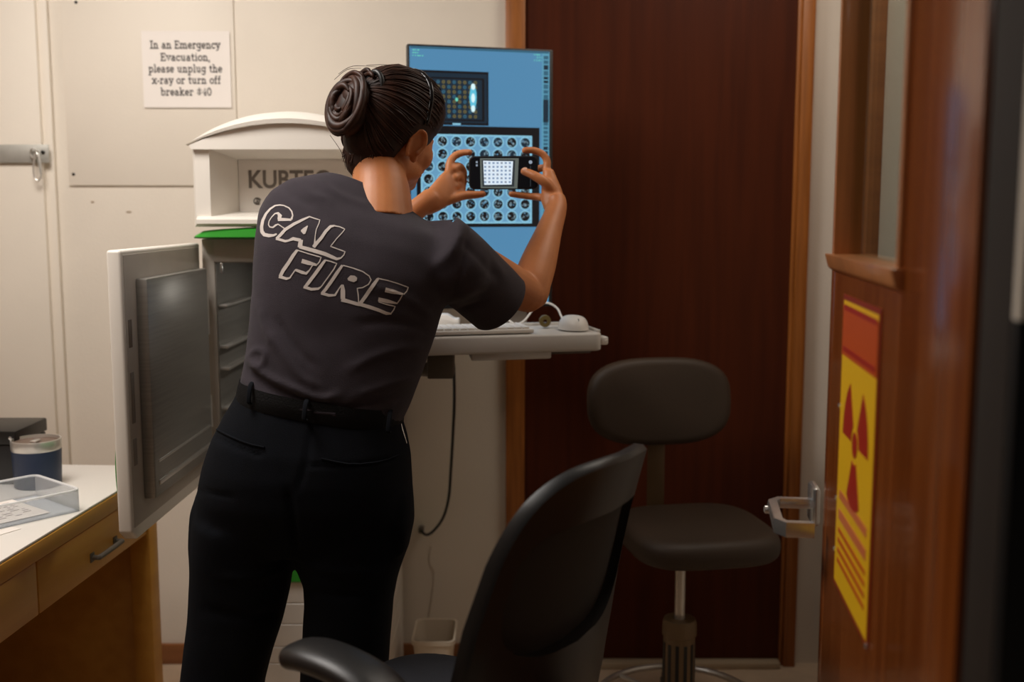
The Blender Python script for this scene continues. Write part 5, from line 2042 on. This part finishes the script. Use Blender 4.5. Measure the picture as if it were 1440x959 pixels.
# short wisps at the nape
for k in range(34):
    x_ = random.uniform(-.052, .052)
    q0 = surf(Vector((x_ * 9, -.55, -.75)).normalized())
    if q0 is None:
        continue
    q0 = q0 + Vector((0, 0, random.uniform(-.004, .006)))
    q1 = q0 + Vector((random.uniform(-.006, .006), random.uniform(-.003, .004), -random.uniform(.008, .02)))
    mb.tube([MH @ (q0 + Vector((0, -.001, .012))), MH @ q0, MH @ q1], [.0022, .0016, .0003], 5, smooth=3)
mb.build('combed_locks', M_hair2, hair, smooth=180)
# bun: a coil of thick locks round a core
BC = P(496, 152, 2.195)
Bx = (rgt * -0.35 + Vector((-.75, -.45, 0))).normalized()
back = (RH @ Vector((0, -1, .10))).normalized()
b_u = (upv - back * upv.dot(back)).normalized()
b_r = b_u.cross(back).normalized()
mb = MB()
RB = Matrix((b_r, back, b_u)).transposed()
mb.ell(BC, (.044, .034, .060), RB)
mb.ell(BC.lerp(MH @ knot, .6), (.036, .034, .038), RB)
bun_core = mb


def bun_pt(th, rad, dep, sz=1.32):
    return BC + b_r * rad * math.cos(th) + b_u * rad * sz * math.sin(th) + back * dep


random.seed(8)
locks = []
for k in range(26):
    th0 = random.uniform(0, 6.28)
    ln = random.uniform(2.6, 5.4)
    rad0 = random.uniform(.018, .046)
    dep0 = .034 * math.sqrt(max(0.02, 1 - (rad0 / .052) ** 2)) * random.choice((1, 1, .9, -.3))
    pts = []
    for i in range(16):
        t = i / 15
        rr2 = rad0 + random.uniform(-.0006, .0006) + .006 * math.sin(t * 3.1 + k)
        pts.append(bun_pt(th0 + ln * t, rr2, dep0 + .004 * math.sin(6 * t + k)))
    r = random.uniform(.005, .010)
    bun_core.tube(pts, [r * (.25 + .75 * math.sin(math.pi * min(1, max(0, (i + .4) / 16)))) for i in range(16)], 8, smooth=2)
# loose loop at the top of the bun
for dx, dz, ln in ((-.004, .060, 2.6), (.014, .066, 2.2), (.024, .058, 2.4)):
    pts = [BC + b_r * (dx + .020 * math.cos(q)) + b_u * (dz + .014 * math.sin(q)) + back * (.004 * math.sin(2 * q)) for q in np.linspace(.2, .2 + 2 * ln, 14)]
    bun_core.tube(pts, [.0025 + .004 * math.sin(math.pi * (i + .5) / 14) for i in range(14)], 8)
bn = bun_core.build('bun', M_hair2, hair, smooth=180)
kt_ = MH @ Vector((.012, -.098, .070))
mb = MB()
mb.tube([kt_ + b_r * .020 * math.cos(q) + b_u * .024 * math.sin(q) + back * .008 * math.sin(q) for q in np.linspace(0, 6.28, 21)[:-1]], .0055, 8, loop=True)
mb.build('hair_tie', M_blackpl, bn, smooth=180)
# head band of a pair of pushed-up glasses
pts = []
for (x, y, z) in ((-.088, .0, .030), (-.080, .020, .070), (-.050, .044, .112), (0, .056, .130), (.050, .044, .112), (.080, .020, .070), (.088, .0, .030)):
    d = Vector((x, y, z)) - cen
    pts.append(MH @ (cen + d))
hit_pts = []
for q in np.linspace(-1.45, 1.45, 25):
    d = Vector((math.sin(q), .20, math.cos(q))).normalized()
    s_ = surf(d)
    if s_ is None:
        continue
    hit_pts.append(MH @ (s_ + d * .004))
mb = MB()
mb.tube(hit_pts, .0048, 10, flat=.5)
hb_ = mb.build('headband', mat('glossy_black_band', (20, 20, 22), .12), per, smooth=180)

# ================================================================== PHONE
pTL, pTR, pBR, pBL = P(659, 219, YP), P(756.5, 218.5, YP), P(756.5, 267.5, YP), P(660, 266, YP)
pxv = (pTR - pTL).normalized()
pcen = (pTL + pTR + pBR + pBL) / 4
pzv = ((pTL + pTR) / 2 - (pBL + pBR) / 2)
pzv = (pzv - pxv * pzv.dot(pxv)).normalized()
pyv = pxv.cross(pzv)           # away from the camera side? corrected below
if pyv.y > 0:
    pyv = -pyv
pw, ph_ = (pTR - pTL).length / 2, (pTL - pBL).length / 2
MP = frame(pcen, pxv, pzv, pyv)
phn = thing('smartphone', 'black smartphone held sideways with its camera preview lit', 'smartphone', pcen)
mb = MB()
mb.prism(rrect(pw, ph_, .013, 6), .009, MP @ Matrix.Translation((0, 0, -.009)), bev=.0016)
mb.build('case', M_blackpl, phn)
MPi = MP.inverted()


def pq(px, py):
    v = MPi @ PP(px, py, pcen, pyv)
    return Vector((v.x, v.y, 0))


def pface(pts, w, mi):
    mb.poly([MP @ (pq(*p) + Vector((0, 0, w))) for p in pts], mi)


mb = MB()
mb.prism(rrect(pw - .003, ph_ - .003, .011, 6), .0004, MP, mi=0)
pface([(675, 222.5), (729.5, 222.5), (727.5, 265), (676, 264.5)], .0007, 1)
pface([(677.5, 224.5), (724.5, 225), (723, 262.5), (678.5, 262.5)], .0010, 2)
pface([(679.5, 226), (721.5, 226.8), (719.5, 259.5), (681, 260)], .0013, 3)
for i in range(7):
    for j in range(6):
        px, py = 682.5 + i * 5.75 - .03 * j, 229.3 + j * 5.35
        pface([(px - 1.5, py - 1.35), (px + 1.5, py - 1.35), (px + 1.5, py + 1.35), (px - 1.5, py + 1.35)], .0016, 4 if (i * 3 + j) % 4 else 5)
for (px, py) in ((670.5, 228), (670.5, 232.5)):
    pface([(px - 1.3, py - 1.3), (px + 1.3, py - 1.3), (px + 1.3, py + 1.3), (px - 1.3, py + 1.3)], .0007, 5)
mb.poly([MP @ (pq(746, 228) + Vector((.0042 * math.cos(t), .0042 * math.sin(t), .0008))) for t in np.linspace(0, 2 * math.pi, 17)[:-1]], 5)
pface([(745.4, 233), (746.6, 233), (746.6, 262), (745.4, 262)], .0007, 6)
mb.build('screen', [emit('phone_screen_black', (9, 10, 13), .5, .1), emit('phone_preview_grey', (104, 110, 104), .8, .2), emit('phone_preview_dark', (52, 58, 62), .8, .2),
                    emit('phone_preview_white', (225, 238, 250), .95, .2), emit('phone_preview_blue', (150, 174, 205), .8, .2), emit('phone_preview_mid', (170, 182, 200), .7, .2), emit('phone_line', (60, 64, 68), .6, .2)], phn, smooth=None, recalc=False)
